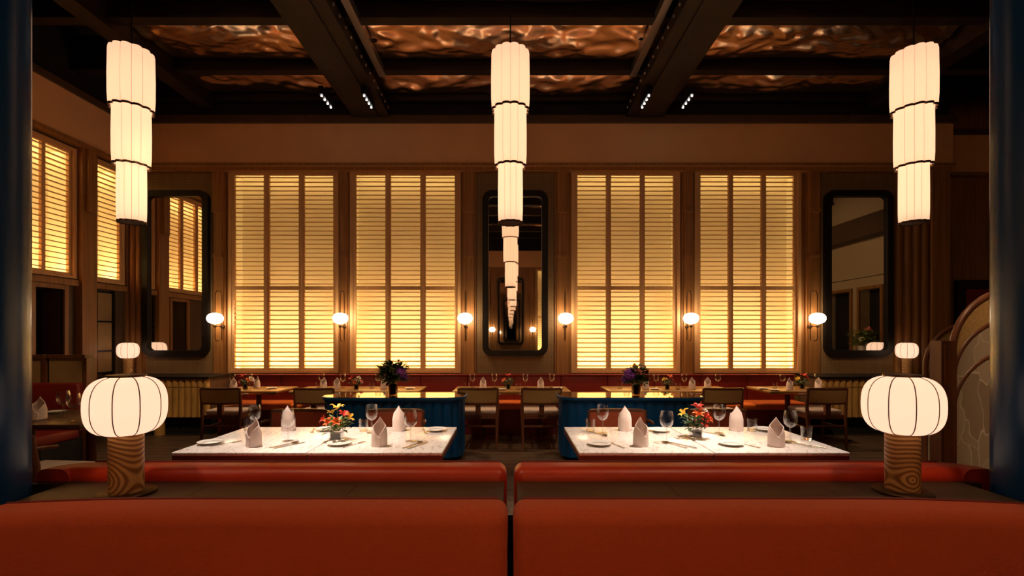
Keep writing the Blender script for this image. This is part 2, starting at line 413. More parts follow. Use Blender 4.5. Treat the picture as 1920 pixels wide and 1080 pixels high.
wall_front = struct(mb.build('wall_front', 'wall_wood'), 'brown wood panelled wall seen reflected in the middle mirror', 'wall')
# left wall: shutter windows above, doorway below
LW = [(5.42, 6.73), (6.99, 7.56)]; LZ0, LZ1 = Z(523, 6.73), 4.06
mb = MB()
ys = [YF, LW[0][0], LW[0][1], LW[1][0], LW[1][1], D + .4]
for i in range(5):
    if i in (1, 3):
        mb.box(XL - .4, XL, ys[i], ys[i + 1], LZ1, ZC)
        if i == 1:
            for a, b in ((5.42, 6.15), (6.55, 6.73)): mb.box(XL - .4, XL, a, b, 0, LZ0)
            mb.box(XL - .4, XL, 6.15, 6.55, 2.08, LZ0)
        else: mb.box(XL - .4, XL, ys[i], ys[i + 1], 0, LZ0)
    else: mb.box(XL - .4, XL, ys[i], ys[i + 1], 0, ZC)
mb.box(XL - 1.2, XL - 1.1, 5.9, 6.9, 0, 2.3)
wall_left = struct(mb.build('wall_left', 'dim_brown'), 'brown wood panelled left wall with lit shutter windows above', 'wall')
dr = struct(MB().box(XL - .02, XL + .03, 6.09, 6.15, 0, 2.14).box(XL - .02, XL + .03, 6.55, 6.61, 0, 2.14).box(XL - .02, XL + .03, 6.15, 6.55, 2.08, 2.14).build('door_1', 'wall_wood'), 'narrow dark doorway in the left wall under the shutters', 'doorway')
MB().box(XL - .36, XL - .30, 6.15, 6.55, 0, 2.08).build('door_leaf', 'void_black', dr)  # black sheet standing in for the dark beyond the open doorway
# right wall, seen in the right mirror
DR = [(1.55, 2.5), (2.85, 3.55)]
mb = MB(); yy = YF
for a, b in DR:
    mb.box(XR, XR + .3, yy, a, 0, ZC); mb.box(XR, XR + .3, a, b, 2.63, ZC); yy = b
mb.box(XR, XR + .3, yy, YB2 + .2, 0, ZC)
wall_right = struct(mb.build('wall_right', 'cream_wall'), 'cream right wall with dark doorways, seen in the right mirror', 'wall')
MB().box(XR - .35, XR, YF, YB2, 3.9, 4.4).build('bulkhead', 'dim_brown', wall_right)
MB().box(XR - .06, XR, YF, YB2, 2.95, 3.05).build('rail', 'cream_wall', wall_right)
for i, (a, b) in enumerate(DR):
    d_ = struct(MB().box(XR - .04, XR, a - .08, a, 0, 2.71).box(XR - .04, XR, b, b + .08, 0, 2.71).box(XR - .04, XR, a, b, 2.63, 2.71).build('door_%d' % (i + 2), 'wall_wood'),
                ['wider dark doorway reflected in the right mirror', 'narrower dark doorway reflected in the right mirror'][i], 'doorway')
    MB().box(XR + .24, XR + .29, a, b, 0, 2.63).build('door_leaf', 'void_black', d_)  # black sheet in place of the unlit recess behind the opening
    MB().box(XR + .10, XR + .24, a, b, 1.0, 1.04).build('shelf', 'dim_brown', d_)

# fascia and cornice
FZ0, FZ1 = Z(306, 7.5), Z(232, 7.5)
def molded(name, x0, x1, yf, yb, flip=1):
    mb = MB().box(x0, x1, yf, yb, FZ0, FZ1)
    return mb
t1 = struct(MB().box(XL, XBR, 7.50, D, FZ0, FZ1).build('trim_1', 'fascia_paint'), 'plain brown fascia band above the back windows', 'fascia')
MB().box(XL, XBR + .02, 7.46, D, FZ1, FZ1 + .09).box(XL, XBR + .02, 7.48, D, FZ1 + .09, FZ1 + .13).build('cornice', 'dim_brown', t1)
MB().box(XL, XBR + .02, 7.47, D, FZ0 - .045, FZ0).box(XL, XBR, 7.53, D, FZ0 - .10, FZ0 - .045).build('molding', 'pilaster_wood', t1)
MB().box(XL, XBR, 7.58, D, FZ1 + .13, ZC).build('upper_band', 'ceiling_black', t1)
t2 = struct(MB().box(XL, XL + .12, YF, 7.5, FZ0, FZ1).build('trim_2', 'fascia_paint'), 'plain brown fascia band above the left wall shutters', 'fascia')
MB().box(XL, XL + .16, YF, 7.46, FZ1, FZ1 + .09).build('cornice', 'dim_brown', t2)
MB().box(XL, XL + .15, YF, 7.47, FZ0 - .05, FZ0).build('molding', 'pilaster_wood', t2)
MB().box(XL, XL + .05, YF, 7.58, FZ1 + .09, ZC).build('upper_band', 'ceiling_black', t2)
t3 = struct(MB().box(XBR + .02, XR, 7.92, YB2, FZ0, FZ1).build('trim_3', 'fascia_paint'), 'short fascia band in the recess beside the right column', 'fascia')
MB().box(XBR + .02, XR, 7.88, YB2, FZ1, FZ1 + .09).build('cornice', 'dim_brown', t3)
MB().box(XBR + .02, XR, 7.89, YB2, FZ0 - .05, FZ0).build('molding', 'pilaster_wood', t3)
t4 = struct(MB().box(XL, XR, YF, YF + .15, FZ0, FZ1).build('trim_4', 'fascia_paint'), 'fascia band of the wall seen in the middle mirror', 'fascia')
MB().box(XL, XR, YF, YF + .07, FZ1, ZC).build('upper_band', 'ceiling_black', t4)

# pilasters: each a stepped upright with two carved shoulders
def pilaster(xc, wd, parent, y=D, sgn=-1):
    mb = MB()
    def bx(a, b, dep, z0, z1):
        ya, yb = sorted((y, y + sgn * dep)); mb.box(a, b, ya, yb, z0, z1)
    zt = FZ0 - .10
    bx(xc - wd / 2, xc + wd / 2, .035, 0, zt)
    bx(xc - wd * .36, xc + wd * .36, .060, 0, Z(478, D))
    bx(xc - wd * .30, xc + wd * .30, .085, Z(478, D) + .0, Z(395, D))
    bx(xc - wd * .36, xc + wd * .36, .105, Z(395, D), zt)
    bx(xc - wd * .36, xc + wd * .36, .095, Z(478, D) - .05, Z(478, D))
    bx(xc - wd * .36, xc + wd * .36, .118, Z(395, D) - .05, Z(395, D))
    return mb.build('pilaster', 'pilaster_wood', parent)
pil = [(X(414, D), .20), (X(646.5, D), .15), (X(880, D), .22), (X(1053, D), .22), (X(1287.5, D), .19), (X(1521, D), .22)]
for xc, wd in pil: pilaster(xc, wd, wall_back)
# reeded uprights near the corners
for xa, xb in ((X(222, D), X(268, D)), (X(1674, D), X(1738, D))):
    n = 4; wv_ = (xb - xa) / n
    for k in range(n):
        c = xa + wv_ * (k + .5)
        MB().cyl((c, D - .01, 0), (c, D - .01, FZ0 - .1), wv_ * .48, n=10).build('reed', 'pilaster_wood', wall_back, 40)
MB().box(X(1738, D), XBR, D - .10, D, 0, FZ0 - .1).build('end_panel', 'pilaster_wood', wall_back)
for a, b in ((X(276, D), X(400, D)), (X(894, D), X(1038, D)), (X(1538, D), X(1672, D))):
    MB().box(a, b, D - .02, D, .85, FZ0 - .12).build('cane_panel', 'cane_weave', wall_back)
for xc, wd in ((-.70, .22), (.86, .22)): pilaster(xc, wd, wall_front, YF, 1)
# left wall posts
for a, b in ((6.74, 6.98), (5.16, 5.40)):
    MB().box(XL, XL + .10, a, b, 0, FZ0 - .05).box(XL + .10, XL + .15, a + .05, b - .05, 3.2, FZ0 - .05).build('post', 'pilaster_wood', wall_left)
MB().box(XL, XL + .06, 5.40, 6.74, LZ0 - .10, LZ0 - .02).box(XL, XL + .06, 6.98, 7.6, LZ0 - .10, LZ0 - .02).build('sill', 'pilaster_wood', wall_left)

# windows with louvred shutters -------------------------------------
SLATS = {}
def slat_mesh(ln):
    k = round(ln, 3)
    if k not in SLATS:
        a = math.radians(-9); ch = .056; th = .013
        mb = MB().box(-ln / 2, ln / 2, -ch / 2, ch / 2, -th / 2, th / 2).xform(Matrix.Rotation(-a, 4, 'X'))
        o = mb.build('slat', 'slat_wood'); SLATS[k] = o.data; bpy.data.objects.remove(o)
    return SLATS[k]
def window(num, wd, z0, z1, mid, npan, loc, rz, label, low, top, stile=.075, pitch=.0715, col=(1.0, .68, .28)):
    # local x across, local y into the wall, z absolute
    h = .05
    root = MB().box(-wd / 2, -wd / 2 + h, -.035, .05, z0, z1).box(wd / 2 - h, wd / 2, -.035, .05, z0, z1).box(-wd / 2 + h, wd / 2 - h, -.035, .05, z0, z0 + .035).box(-wd / 2 + h, wd / 2 - h, -.035, .05, z1 - .035, z1).build('window_%d' % num, 'shutter_wood', None, None, loc, (0, 0, rz))
    struct(root, label, 'window')
    mb = MB().box(-wd / 2, wd / 2, .36, .38, z0, z1)
    for s_ in (-1, 1): mb.box(s_ * wd / 2 - (.012 if s_ > 0 else 0), s_ * wd / 2 + (.012 if s_ < 0 else 0), .06, .36, z0, z1)
    mb.box(-wd / 2 + .012, wd / 2 - .012, .06, .36, z0, z0 + .012).box(-wd / 2 + .012, wd / 2 - .012, .06, .36, z1 - .012, z1)
    mb.build('light_box', 'cavity_cream', root)
    iw = wd - 2 * h; pw = iw / npan
    rails = [(z0 + .035, z0 + .075), (z1 - .075, z1 - .035)]
    spans = [(z0 + .075, z1 - .075)]
    if mid: rails.append((mid - .03, mid + .03)); spans = [(z0 + .075, mid - .03), (mid + .03, z1 - .075)]
    for p in range(npan):
        xc = -wd / 2 + h + pw * (p + .5); yo = 0.012 * (p - 1); ov = .006
        a, b = xc - pw / 2 - ov * (p > 0), xc + pw / 2 + ov * (p < npan - 1)
        mb = MB().box(a, a + stile * .62, -.012, .03, z0 + .035, z1 - .035).box(b - stile * .62, b, -.012, .03, z0 + .035, z1 - .035)
        for r0, r1 in rails: mb.box(a + stile * .62, b - stile * .62, -.010, .028, r0, r1)
        pn = mb.build('shutter_panel', 'shutter_wood', root, None, (0, yo, 0))
        ln = (b - a) - 2 * stile * .62; me = slat_mesh(ln)
        for s0, s1 in spans:
            n = max(1, round((s1 - s0) / pitch)); st = (s1 - s0) / n
            for k in range(n): link('slat', me, pn, ((a + b) / 2, .009, s0 + st * (k + .5)))
    o = area('strip_light', (0, .12, z0 + .03), (PI - .10, 0, 0), wd - .1, .05, low * .55, col, root); o.data.spread = math.radians(70)
    o = area('strip_light', (0, .20, z0 + .03), (PI - .05, 0, 0), wd - .1, .05, low * .70, col, root)
    if top: area('strip_light', (0, .22, z1 - .03), (0.25, 0, 0), wd - .1, .05, top, col, root)
    return root
wl = ['leftmost of the four tall lit shutter windows on the back wall', 'tall lit shutter window just left of the middle mirror', 'tall lit shutter window just right of the middle mirror', 'rightmost of the four tall lit shutter windows on the back wall']
for i, (a, b) in enumerate(WIN):
    window(i + 1, b - a, WZ0, WZ1, WMID, 3, ((a + b) / 2, D, 0), 0, wl[i], L_WIN_LOW, L_WIN_TOP)
window(5, LW[0][1] - LW[0][0], LZ0, LZ1, None, 3, (XL, sum(LW[0]) / 2, 0), PI / 2, 'bright shutter window on the left wall beside the blue column', L_WIN_SIDE, L_WIN_SIDE * .35, stile=.06)
window(6, LW[1][1] - LW[1][0], LZ0, LZ1, None, 1, (XL, sum(LW[1]) / 2, 0), PI / 2, 'narrow bright shutter window on the left wall near the corner', L_WIN_SIDE * .5, L_WIN_SIDE * .18, stile=.06)
for i, (a, b) in enumerate(WINF):
    window(7 + i, b - a, WZ0, WZ1, WMID, 3, ((a + b) / 2, YF, 0), PI, ['lit shutter window left of the mirror on the wall behind the viewer', 'lit shutter window seen at the right edge inside the middle mirror'][i], L_WIN_LOW, L_WIN_TOP)

# ------------------------------------------------------------------ blue columns
def column(cx, cy, label):
    t = thing('column', label, 'column', (cx, cy, 0))
    MB().lathe([(.22, .03), (.22, 5.09)], 48).build('shaft', 'blue_gloss', t, 40)
    MB().lathe([(.25, 0), (.25, .02), (.22, .03)], 48, capb=True).build('base_ring', 'blue_gloss', t, 40)
    return t
column(-2.069, 1.765, 'glossy navy blue round column at the left edge')
column(2.12, 1.813, 'glossy navy blue round column at the right edge')

# ------------------------------------------------------------------ foreground banquettes, back to back
def banquette_near(x0, x1, label):
    t = thing('banquette', label, 'banquette', (0, 0, 0), 0, 'rust banquettes nearest the viewer')
    out = x0 if abs(x0) > abs(x1) else x1
    def fn(c):
        k = max(0.0, abs(c.x) - 1.15)
        zz = max(0, (c.z - .55) / .33)
        bulge = -.075 + .085 * min(1, max(0, (c.z - .40) / .47)) ** 2.2
        return Vector((c.x, c.y + (bulge if c.y < 1.66 else 0), c.z - .045 * k * k * zz))
    rbox('backrest', 'rust_fabric', x0, x1, 1.565, 1.735, .40, .856, .042, t, 5, 14, fn=fn)
    pts = []
    for i in range(25):
        x = x0 + .035 + (x1 - x0 - .07) * i / 24; k = max(0.0, abs(x) - 1.15)
        pts.append((x, 1.718, .8515 - .045 * k * k))
    MB().tube(pts, .0075, 8).build('piping', 'piping_red', t, 60)
    rbox('seat', 'rust_fabric', x0, x1, 1.02, 1.58, .28, .40, .035, t, 4)
    MB().box(x0, x1, 1.10, 1.735, 0, .28).build('base', 'ledge_wood', t)
    return t
banquette_near(-1.835, -.009, 'rust orange banquette nearest the viewer, left of the gap')
banquette_near(.009, 1.885, 'rust orange banquette nearest the viewer, right of the gap')

def sweep(path, prof, end_round=None):
    """closed profile (n, z) carried along a plan path; the last rings shrink to round the end"""
    vs = []; m_ = len(prof); rings = []
    for i, (x, y_) in enumerate(path):
        a = path[max(0, i - 1)]; b = path[min(len(path) - 1, i + 1)]
        dx, dy = b[0] - a[0], b[1] - a[1]; l = math.hypot(dx, dy); nx, ny = -dy / l, dx / l
        rings.append((x, y_, nx, ny, 0.0))
    if end_round:
        x, y_, nx, ny, _ = rings[-1]; tx, ty = ny, -nx
        rings[-1] = (x - tx * end_round, y_ - ty * end_round, nx, ny, 0)
        for k in (1, 2, 3, 4):
            t_ = k / 4 * PI / 2; rings.append((x - tx * end_round * (1 - math.sin(t_)), y_ - ty * end_round * (1 - math.sin(t_)), nx, ny, end_round * (1 - math.cos(t_))))
    nmid = sum(p[0] for p in prof) / m_
    zmid = sum(p[1] for p in prof) / m_
    nh = max(abs(p[0] - nmid) for p in prof); zh = max(abs(p[1] - zmid) for p in prof)
    for x, y_, nx, ny, ins in rings:
        for (n_, z_) in prof:
            n2 = nmid + (n_ - nmid) * (1 - ins / nh); z2 = zmid + (z_ - zmid) * (1 - ins / zh)
            vs.append((x + nx * n2, y_ + ny * n2, z2))
    fs = []
    for i in range(len(rings) - 1):
        for k in range(m_): fs.append((i * m_ + k, i * m_ + (k + 1) % m_, (i + 1) * m_ + (k + 1) % m_, (i + 1) * m_ + k))
    fs += [tuple(range(m_)), tuple(range((len(rings) - 1) * m_, len(rings) * m_))]
    return MB().add(vs, fs)
def banquette_far(side, label):
    t = thing('banquette', label, 'banquette', (0, 0, 0), 0, 'red banquettes facing the marble tables')
    xo = -1.95 if side < 0 else 2.0
    pts = [(xo, 2.036), (xo, 2.038)]
    for k in range(7):
        a = PI / 2 * k / 6; r_ = .081
        pts.append((xo - side * r_ * (1 - math.cos(a)), 2.039 + r_ * math.sin(a)))
    xi = side * .016
    n = 10
    for k in range(1, n + 1): pts.append((xo - side * .081 + (xi - xo + side * .081) * k / n, 2.12))
    prof = rrect(-.085, .065, .46, .870, .042, 5)
    if side > 0: prof = [(-a, b) for a, b in prof]
    sweep(pts, prof, .04).build('backrest', 'red_leather', t, 50)
    a, b = (-1.99, -1.847) if side < 0 else (1.897, 1.965)
    MB().box(a, b, 1.992 if side < 0 else 2.0, 2.030, .0, .82).build('corner_shelf', 'ledge_wood', t)
    MB().tube([(p[0], p[1] + .045, .868) for p in pts[8:-1]] + [(xi - (-side) * .0 + side * .035, 2.165, .867)], .006, 8).build('piping', 'piping_red', t, 60)
    a, b = sorted((xo - side * .1, xi)); rbox('seat', 'red_leather', a, b, 2.195, 2.70, .34, .46, .035, t, 4)
    MB().box(a, b, 2.03, 2.62, 0, .34).build('base', 'ledge_wood', t)
banquette_far(-1, 'red leather banquette behind the ledge, in front of the left marble tables')
banquette_far(1, 'red leather banquette behind the ledge, in front of the right marble tables')

def ledge(x0, x1, label):
    t = thing('ledge', label, 'ledge', (0, 0, 0), 0, 'wooden ledges between the banquettes')
    n = 3; w_ = (x1 - x0) / n
    for k in range(n): MB().box(x0 + k * w_ + .001, x0 + (k + 1) * w_ - .001, 1.737, 1.984, .79, .82).build('board', 'ledge_wood', t)
    MB().box(x0, x1, 1.985, 2.028, .79, .82).build('board', 'ledge_wood', t)
    MB().box(x0, x1, 1.737, 1.98, .0, .79).build('body', 'ledge_wood', t)
ledge(-1.845, -.026, 'dark brown wooden ledge carrying the left table lamp')
ledge(.026, 1.895, 'dark brown wooden ledge carrying the right table lamp')
tag(MB().box(-.020, .020, 1.80, 1.86, 0, .74).build('gap_dark', 'void_black'), 'black filler for the dark gap between the ledges', 'post')  # black box put in for the shade inside the gap

# ------------------------------------------------------------------ table lamps
def make_lamp(label, loc):
    t = thing('table_lamp', label, 'table lamp', loc)
    MB().lathe([(.0985, 0), (.0985, .008), (.092, .012)], 40, capb=True, capt=True).build('base', 'bronze', t, 40)
    MB().lathe([(.0567, .012), (.0567, .245)], 32, capt=True).build('column', 'lamp_wood', t, 40)
    R_, H_, zc = .1335, .113, .012 + .233 + .10
    prof = []
    for k in range(25):
        a = -PI / 2 + PI * k / 24; ca, sa = math.cos(a), math.sin(a)
        r_ = R_ * (abs(ca) ** .52); z_ = H_ * math.copysign(abs(sa) ** .80, sa)
        prof.append((max(r_, .045), zc + z_))
    def lobes(th, z_): 
        u = (th / (2 * PI) * 10 + .5) % 1.0
        return 1.0 - .030 * (1 - math.sin(PI * u)) ** 2
    sh = MB().lathe(prof, 120, mod=lobes).build('shade', 'lamp_glow', t, 60)
    MB().lathe([(.004, zc - .045), (.03, zc - .035), (.042, zc), (.03, zc + .035), (.004, zc + .045)], 20).build('bulb', 'bulb_glow', t, 60)
    for q in range(10):
        th = 2 * PI * (q + .5) / 10
        MB().tube([(r_ * .975 * math.cos(th), r_ * .975 * math.sin(th), z_) for r_, z_ in prof[1:-1]], .0019, 6).build('rib', 'bronze', sh, 60)
    MB().lathe([(.050, zc + H_ - .004), (.064, zc + H_ - .002), (.064, zc + H_ + .006), (.040, zc + H_ + .008)], 32, capt=True).build('cap', 'bronze', t, 40)
    return t
lamp0 = make_lamp('table lamp with ribbed glowing shade on the left ledge, nearest the left column', (X(237, 1.867), 1.867, .82))
lampg = 'pumpkin shaped table lamps'
lamp0['group'] = lampg; lamp0.rotation_euler = (0, 0, -.27)
dup(lamp0, (X(1692, 1.885), 1.885, .82), .257, 'table lamp with ribbed glowing shade on the right ledge, nearest the right column', lampg)
dup(lamp0, (X(240, 7.3), 7.3, .861), 0, 'small distant table lamp on the fluted counter in the left corner', lampg, 1.06)
dup(lamp0, (X(1700, 7.3), 7.3, .861), 0, 'small distant table lamp on the fluted counter in the right corner', lampg, 1.06)

# ------------------------------------------------------------------ pendant lanterns
def make_pendant(label, loc, lead=None):
    t = thing('pendant_lantern', label, 'pendant lantern', loc, 0, 'tiered fabric pendant lanterns')
    tiers = [(.188, 3.615, 4.165), (.158, 3.075, 3.660), (.121, 2.535, 3.120)]
    def scal(th, z_):
        u = (th / (2 * PI) * 12) % 1.0
        return 1.0 - .115 * (1 - math.sin(PI * u)) ** 1.3
    for k, (r_, z0, z1) in enumerate(tiers):
        prof = [(r_ * .97, z0), (r_, z0 + .10), (r_ * 1.005, (z0 + z1) / 2), (r_ * .985, z1 - .03), (r_ * .95, z1)]
        s_ = MB().lathe(prof, 144, mod=scal, capt=(k == 0)).build('shade', 'pendant_shade', t, 30)
        MB().lathe([(r_ * .945, z0 + .004), (r_ * .985, z0 + .004), (r_ * .985, z0 - .016), (r_ * .945, z0 - .016), (r_ * .945, z0 + .004)], 144, mod=scal).build('rim', 'bronze', s_, 30)
        for q in range(12):
            th = 2 * PI * q / 12
            MB().tube([(rr * .884 * math.cos(th), rr * .884 * math.sin(th), zz) for rr, zz in prof], .0016, 5).build('seam', 'pilaster_wood', s_)
    MB().cyl((0, 0, 2.56), (0, 0, 4.05), .055, n=20).build('light_core', 'core_glow', t, 40)
    MB().cyl((0, 0, 2.540), (0, 0, 2.528), .100, n=24).build('bottom_disc', 'bronze', t, 40)
    MB().cyl((0, 0, 4.16), (0, 0, 5.10), .007, n=8).build('cord', 'black_frame', t)
    MB().cyl((0, 0, 5.09), (0, 0, 5.12), .06, n=20).build('canopy', 'black_frame', t)
    return t
pend = make_pendant('three tiered cream pendant lantern hanging in front of the middle mirror', (0.0, 4.62, 0))
dup(pend, (X(247, 4.6), 4.6, 0), .13, 'three tiered cream pendant lantern hanging at the far left')
dup(pend, (X(1713, 4.62), 4.62, 0), -.13, 'three tiered cream pendant lantern hanging at the far right')
dup(pend, (0.05, .95, 0), 0, 'larger of the two pendant lanterns seen only reflected in the middle mirror')
dup(pend, (0.10, -2.1, 0), 0, 'smaller of the two pendant lanterns seen only reflected in the middle mirror')

# ------------------------------------------------------------------ mirrors
def make_mirror(x0, x1, z0, z1, y, label, sgn=-1):
    t = thing('mirror', label, 'mirror', ((x0 + x1) / 2, y, (z0 + z1) / 2), 0 if sgn < 0 else PI, 'tall black framed mirrors')
    w_, h_ = (x1 - x0) / 2, (z1 - z0) / 2
    MB().ring(rrect(-w_, w_, -h_, h_, .15, 8), rrect(-w_ + .095, w_ - .095, -h_ + .095, h_ - .095, .07, 8), -.045, .03).build('frame', 'black_frame', t, 50)
    MB().prism(rrect(-w_ + .09, w_ - .09, -h_ + .09, h_ - .09, .07, 8), 0.0, .03, 'xz').build('glass', 'mirror_glass', t)
YM = D - .052
MZ0, MZ1 = Z(668, 7.6), Z(358, 7.6)
make_mirror(X(905, 7.6), X(1027, 7.6), MZ0, MZ1, YM, 'tall black framed mirror in the middle reflecting the lanterns')
make_mirror(X(269, 7.6), X(393, 7.6), MZ0, MZ1, YM, 'tall black framed mirror at left reflecting the lit shutters')
make_mirror(X(1545, 7.6), X(1672, 7.6), MZ0, MZ1, YM, 'tall black framed mirror at right reflecting dark doorways')
make_mirror(-.50, .52, MZ0, MZ1, YF + .052, 'tall black framed mirror on the wall behind the viewer', 1)

# ------------------------------------------------------------------ wall sconces
def make_sconce(label, loc, rz=0):
    t = thing('wall_sconce', label, 'wall sconce', loc, rz, 'globe wall sconces')      # local origin on the wall at globe height, -y into the room
    lo = [(0, -.015, -.34), (0, -.015, .36), (0, -.05, .43), (0, -.15, .43), (0, -.185, .36), (0, -.185, -.30), (0, -.16, -.345), (0, -.10, -.345)]
    MB().tube(lo, .0065, 8).build('loop_rod', 'bronze', t, 60)
    MB().cyl((0, .035, -.12), (0, -.015, -.12), .03, n=16).build('wall_plate', 'bronze', t, 40)
    MB().cyl((0, -.01, -.12), (0, -.185, -.12), .008, n=8).lathe([(.0, -.145), (.02, -.138), (.026, -.12), (.02, -.10), (.012, -.085)], 14, (0, -.185, 0)).build('arm', 'bronze', t, 50)
    prof = []
    for k in range(17):
        a = -PI / 2 + PI * k / 16; prof.append((max(.004, .115 * abs(math.cos(a)) ** .8), .083 * math.sin(a)))
    MB().lathe(prof, 28, (0, -.185, 0)).build('globe', 'globe_glow', t, 60)
    MB().lathe([(.1165, -.003), (.1165, .003), (.113, .003), (.113, -.003), (.1165, -.003)], 28, (0, -.185, 0)).build('band', 'bronze', t, 40)
    return t
sl = ['globe wall sconce beside the left mirror', 'globe wall sconce between the two left shutter windows', 'globe wall sconce just left of the middle mirror',
      'globe wall sconce just right of the middle mirror', 'globe wall sconce between the two right shutter windows', 'globe wall sconce beside the right mirror']
sc0 = None
for px, lb in zip((403, 638, 872, 1061, 1296, 1533), sl):
    loc = (X(px, 7.40), D - .062, Z(597, 7.40))
    if sc0 is None: sc0 = make_sconce(lb, loc)
    else: dup(sc0, loc, 0, lb)
for xq, lb in ((-.70, 'globe wall sconce reflected at left inside the middle mirror'), (.86, 'globe wall sconce reflected at right inside the middle mirror')):
    dup(sc0, (xq, YF + .062, 1.72), PI, lb)

# ------------------------------------------------------------------ spotlight bars on the beams, with unseen ones added nearer the camera
def make_spotbar(label, loc, aim):
    t = thing('spotlight_bar', label, 'spotlight', loc, 0, 'spotlight bars on the ceiling beams')
    MB().box(-.03, .03, -.21, .21, 0.02, .13).build('housing', 'black_frame', t)
    MB().cyl((0, 0, .12), (0, 0, aim), .012, n=8).build('stem', 'black_frame', t)
    for k in range(4):
        MB().cyl((0, -.165 + .11 * k, .022), (0, -.165 + .11 * k, .006), .0115, n=12).build('lens', 'led_dot', t)
    return t
def bracket(t, sx): MB().box(min(0, sx * .24), max(0, sx * .24), -.02, .02, .165, .19).build('bracket', 'black_frame', t); return t
sb = make_spotbar('four lens spotlight bar on the outer side of the left ceiling beam', (-2.57, 6.70, 4.70), .22)
dup(sb, (-1.99, 6.70, 4.70), 0, 'four lens spotlight bar under the inner edge of the left ceiling beam')
dup(sb, (1.885, 6.70, 4.70), 0, 'four lens spotlight bar under the inner edge of the right ceiling beam')
bracket(dup(sb, (2.47, 6.70, 4.70), 0, 'four lens spotlight bar on the outer side of the right ceiling beam'), -1)
for lb, xs_, ys_ in (('spotlight bar above the left marble tables, out of view', -2.06, 3.3), ('spotlight bar above the right marble tables, out of view', 1.96, 3.3),
                     ('spotlight bar on the left beam above the viewer, out of view', -2.06, .95), ('spotlight bar on the right beam above the viewer, out of view', 1.96, .95)):
    dup(sb, (xs_, ys_, 4.70), 0, lb)  # unseen bars, added to light the marble tables, sofas and room
bracket(sb, 1)
for sx in (-1, 1):  # aimed spots; several are added fill beyond what the visible lamps give
    xb = -2.06 if sx < 0 else 1.96
    for tx in (.75, 1.62):
        spot('spot_or_fill', (xb, 3.3, 4.66), (sx * tx, 3.25, .75), L_SPOT_TABLE, 30, .8, .04, (1.0, .80, .66))
    spot('spot_or_fill', (xb, .95, 4.66), (sx * .95, 1.75, .85), L_SPOT_SOFA, 58, .9, .10, WARM)
    spot('spot_or_fill', (xb, 6.70, 4.66), (sx * 2.2, 6.8, .7), L_SPOT_FAR, 44, .9, .05, WARM)
    spot('spot_or_fill', (xb + sx * .3, 6.70, 4.66), (sx * 3.8, 6.7, .7), L_SPOT_FAR, 40, .9, .05, WARM)
    spot('spot_or_fill', (xb, 3.3, 4.66), (sx * 5.0, 6.97, .75), L_SPOT_FAR * 1.0, 24, .9, .05, WARM)
    spot('spot_or_fill', (xb, 3.3, 4.66), (sx * 1.5, 6.3, .6), L_SPOT_FAR * .5, 48, .9, .05, WARM)  # added fill on the far chair backs
    spot('spot_or_fill', (xb, 3.3, 4.66), (sx * 3.7, 3.9, .8), L_SPOT_FAR * .35, 50, .9, .08, WARM)  # added fill towards the side tables
    if sx > 0: spot('spot_or_fill', (xb, .95, 4.66), (3.3, 3.3, 1.0), L_SPOT_FAR * .95, 30, .9, .08, WARM)  # added fill to brighten the booth screen
    if sx > 0: spot('spot_or_fill', (2.47, 6.70, 4.66), (7.0, 5.66, 1.4), L_SPOT_FAR * .6, 16, .9, .05, WARM); spot('spot_or_fill', (xb, 3.3, 4.66), (9.0, 2.4, 3.0), L_SPOT_FAR * .9, 44, .9, .05, WARM)  # added fill for the mirrored bouquet and the right wall
    if sx < 0: spot('spot_or_fill', (xb, 3.3, 4.66), (-5.2, 5.3, 1.0), L_SPOT_FAR * .6, 28, .9, .08, WARM)  # added fill to lift the left booth panels
    spot('spot_or_fill', (xb, .95, 4.66), (sx * 1.35, 4.3, .70), L_SPOT_FAR * .75, 32, .9, .08, (1.0, .74, .50))  # added frontal fill on chair pads and napkins
    spot('spot_or_fill', (xb, 6.70, 4.66), (sx * .45, 6.6, .7), L_SPOT_FAR * .8, 36, .9, .05, WARM)

# ------------------------------------------------------------------ far banquette along the back wall
bq = thing('wall_banquette', 'long dark red banquette with orange seat along the back wall', 'banquette', (0, 0, 0))
bx0, bx1 = -4.30, 4.42; n = 12; w_ = (bx1 - bx0) / n
for k in range(n): rbox('back_panel', 'wine_leather', bx0 + k * w_ + .001, bx0 + (k + 1) * w_ - .001, 7.47, 7.61, .44, .832, .012, bq, 2)
MB().box(bx0, bx1, 7.45, 7.63, .832, .846).build('top_rail', 'wine_leather', bq)
rbox('seat', 'orange_seat', bx0, bx1, 7.00, 7.50, .36, .452, .03, bq, 4)
MB().box(bx0, bx1, 7.06, 7.60, 0, .36).build('base', 'wine_leather', bq)

# fluted corner counters
def counter(x0, x1, label):
    t = thing('fluted_counter', label, 'counter', (0, 0, 0), 0, 'fluted corner counters')
    MB().box(x0, x1, 6.97, 7.50, .30, .825).build('body', 'dim_brown', t)
    MB().box(x0 - .02, x1 + .02, 6.90, 7.52, .825, .86).build('top', 'black_frame', t)
    MB().box(x0 + .04, x1 - .04, 7.08, 7.48, 0, .30).build('plinth', 'void_black', t)
    n = round((x1 - x0) / .092); w_ = (x1 - x0) / n
    for k in range(n):
        c = x0 + w_ * (k + .5)
        MB().cyl((c, 6.97, .27), (c, 6.97, .70), w_ * .49, n=10).cyl((c, 6.97, .708), (c, 6.97, .825), w_ * .49, n=10).build('flute', 'bamboo', t, 40)
    MB().lathe([(.07, 0), (.07, .25)], 16, ((x0 + x1) / 2, 7.02, .0), capb=True, capt=True).build('foot', 'bamboo', t, 40)
counter(-5.90, -4.36, 'fluted bamboo counter with black top in the left corner')
counter(4.50, 6.80, 'fluted bamboo counter with black top in the right corner')

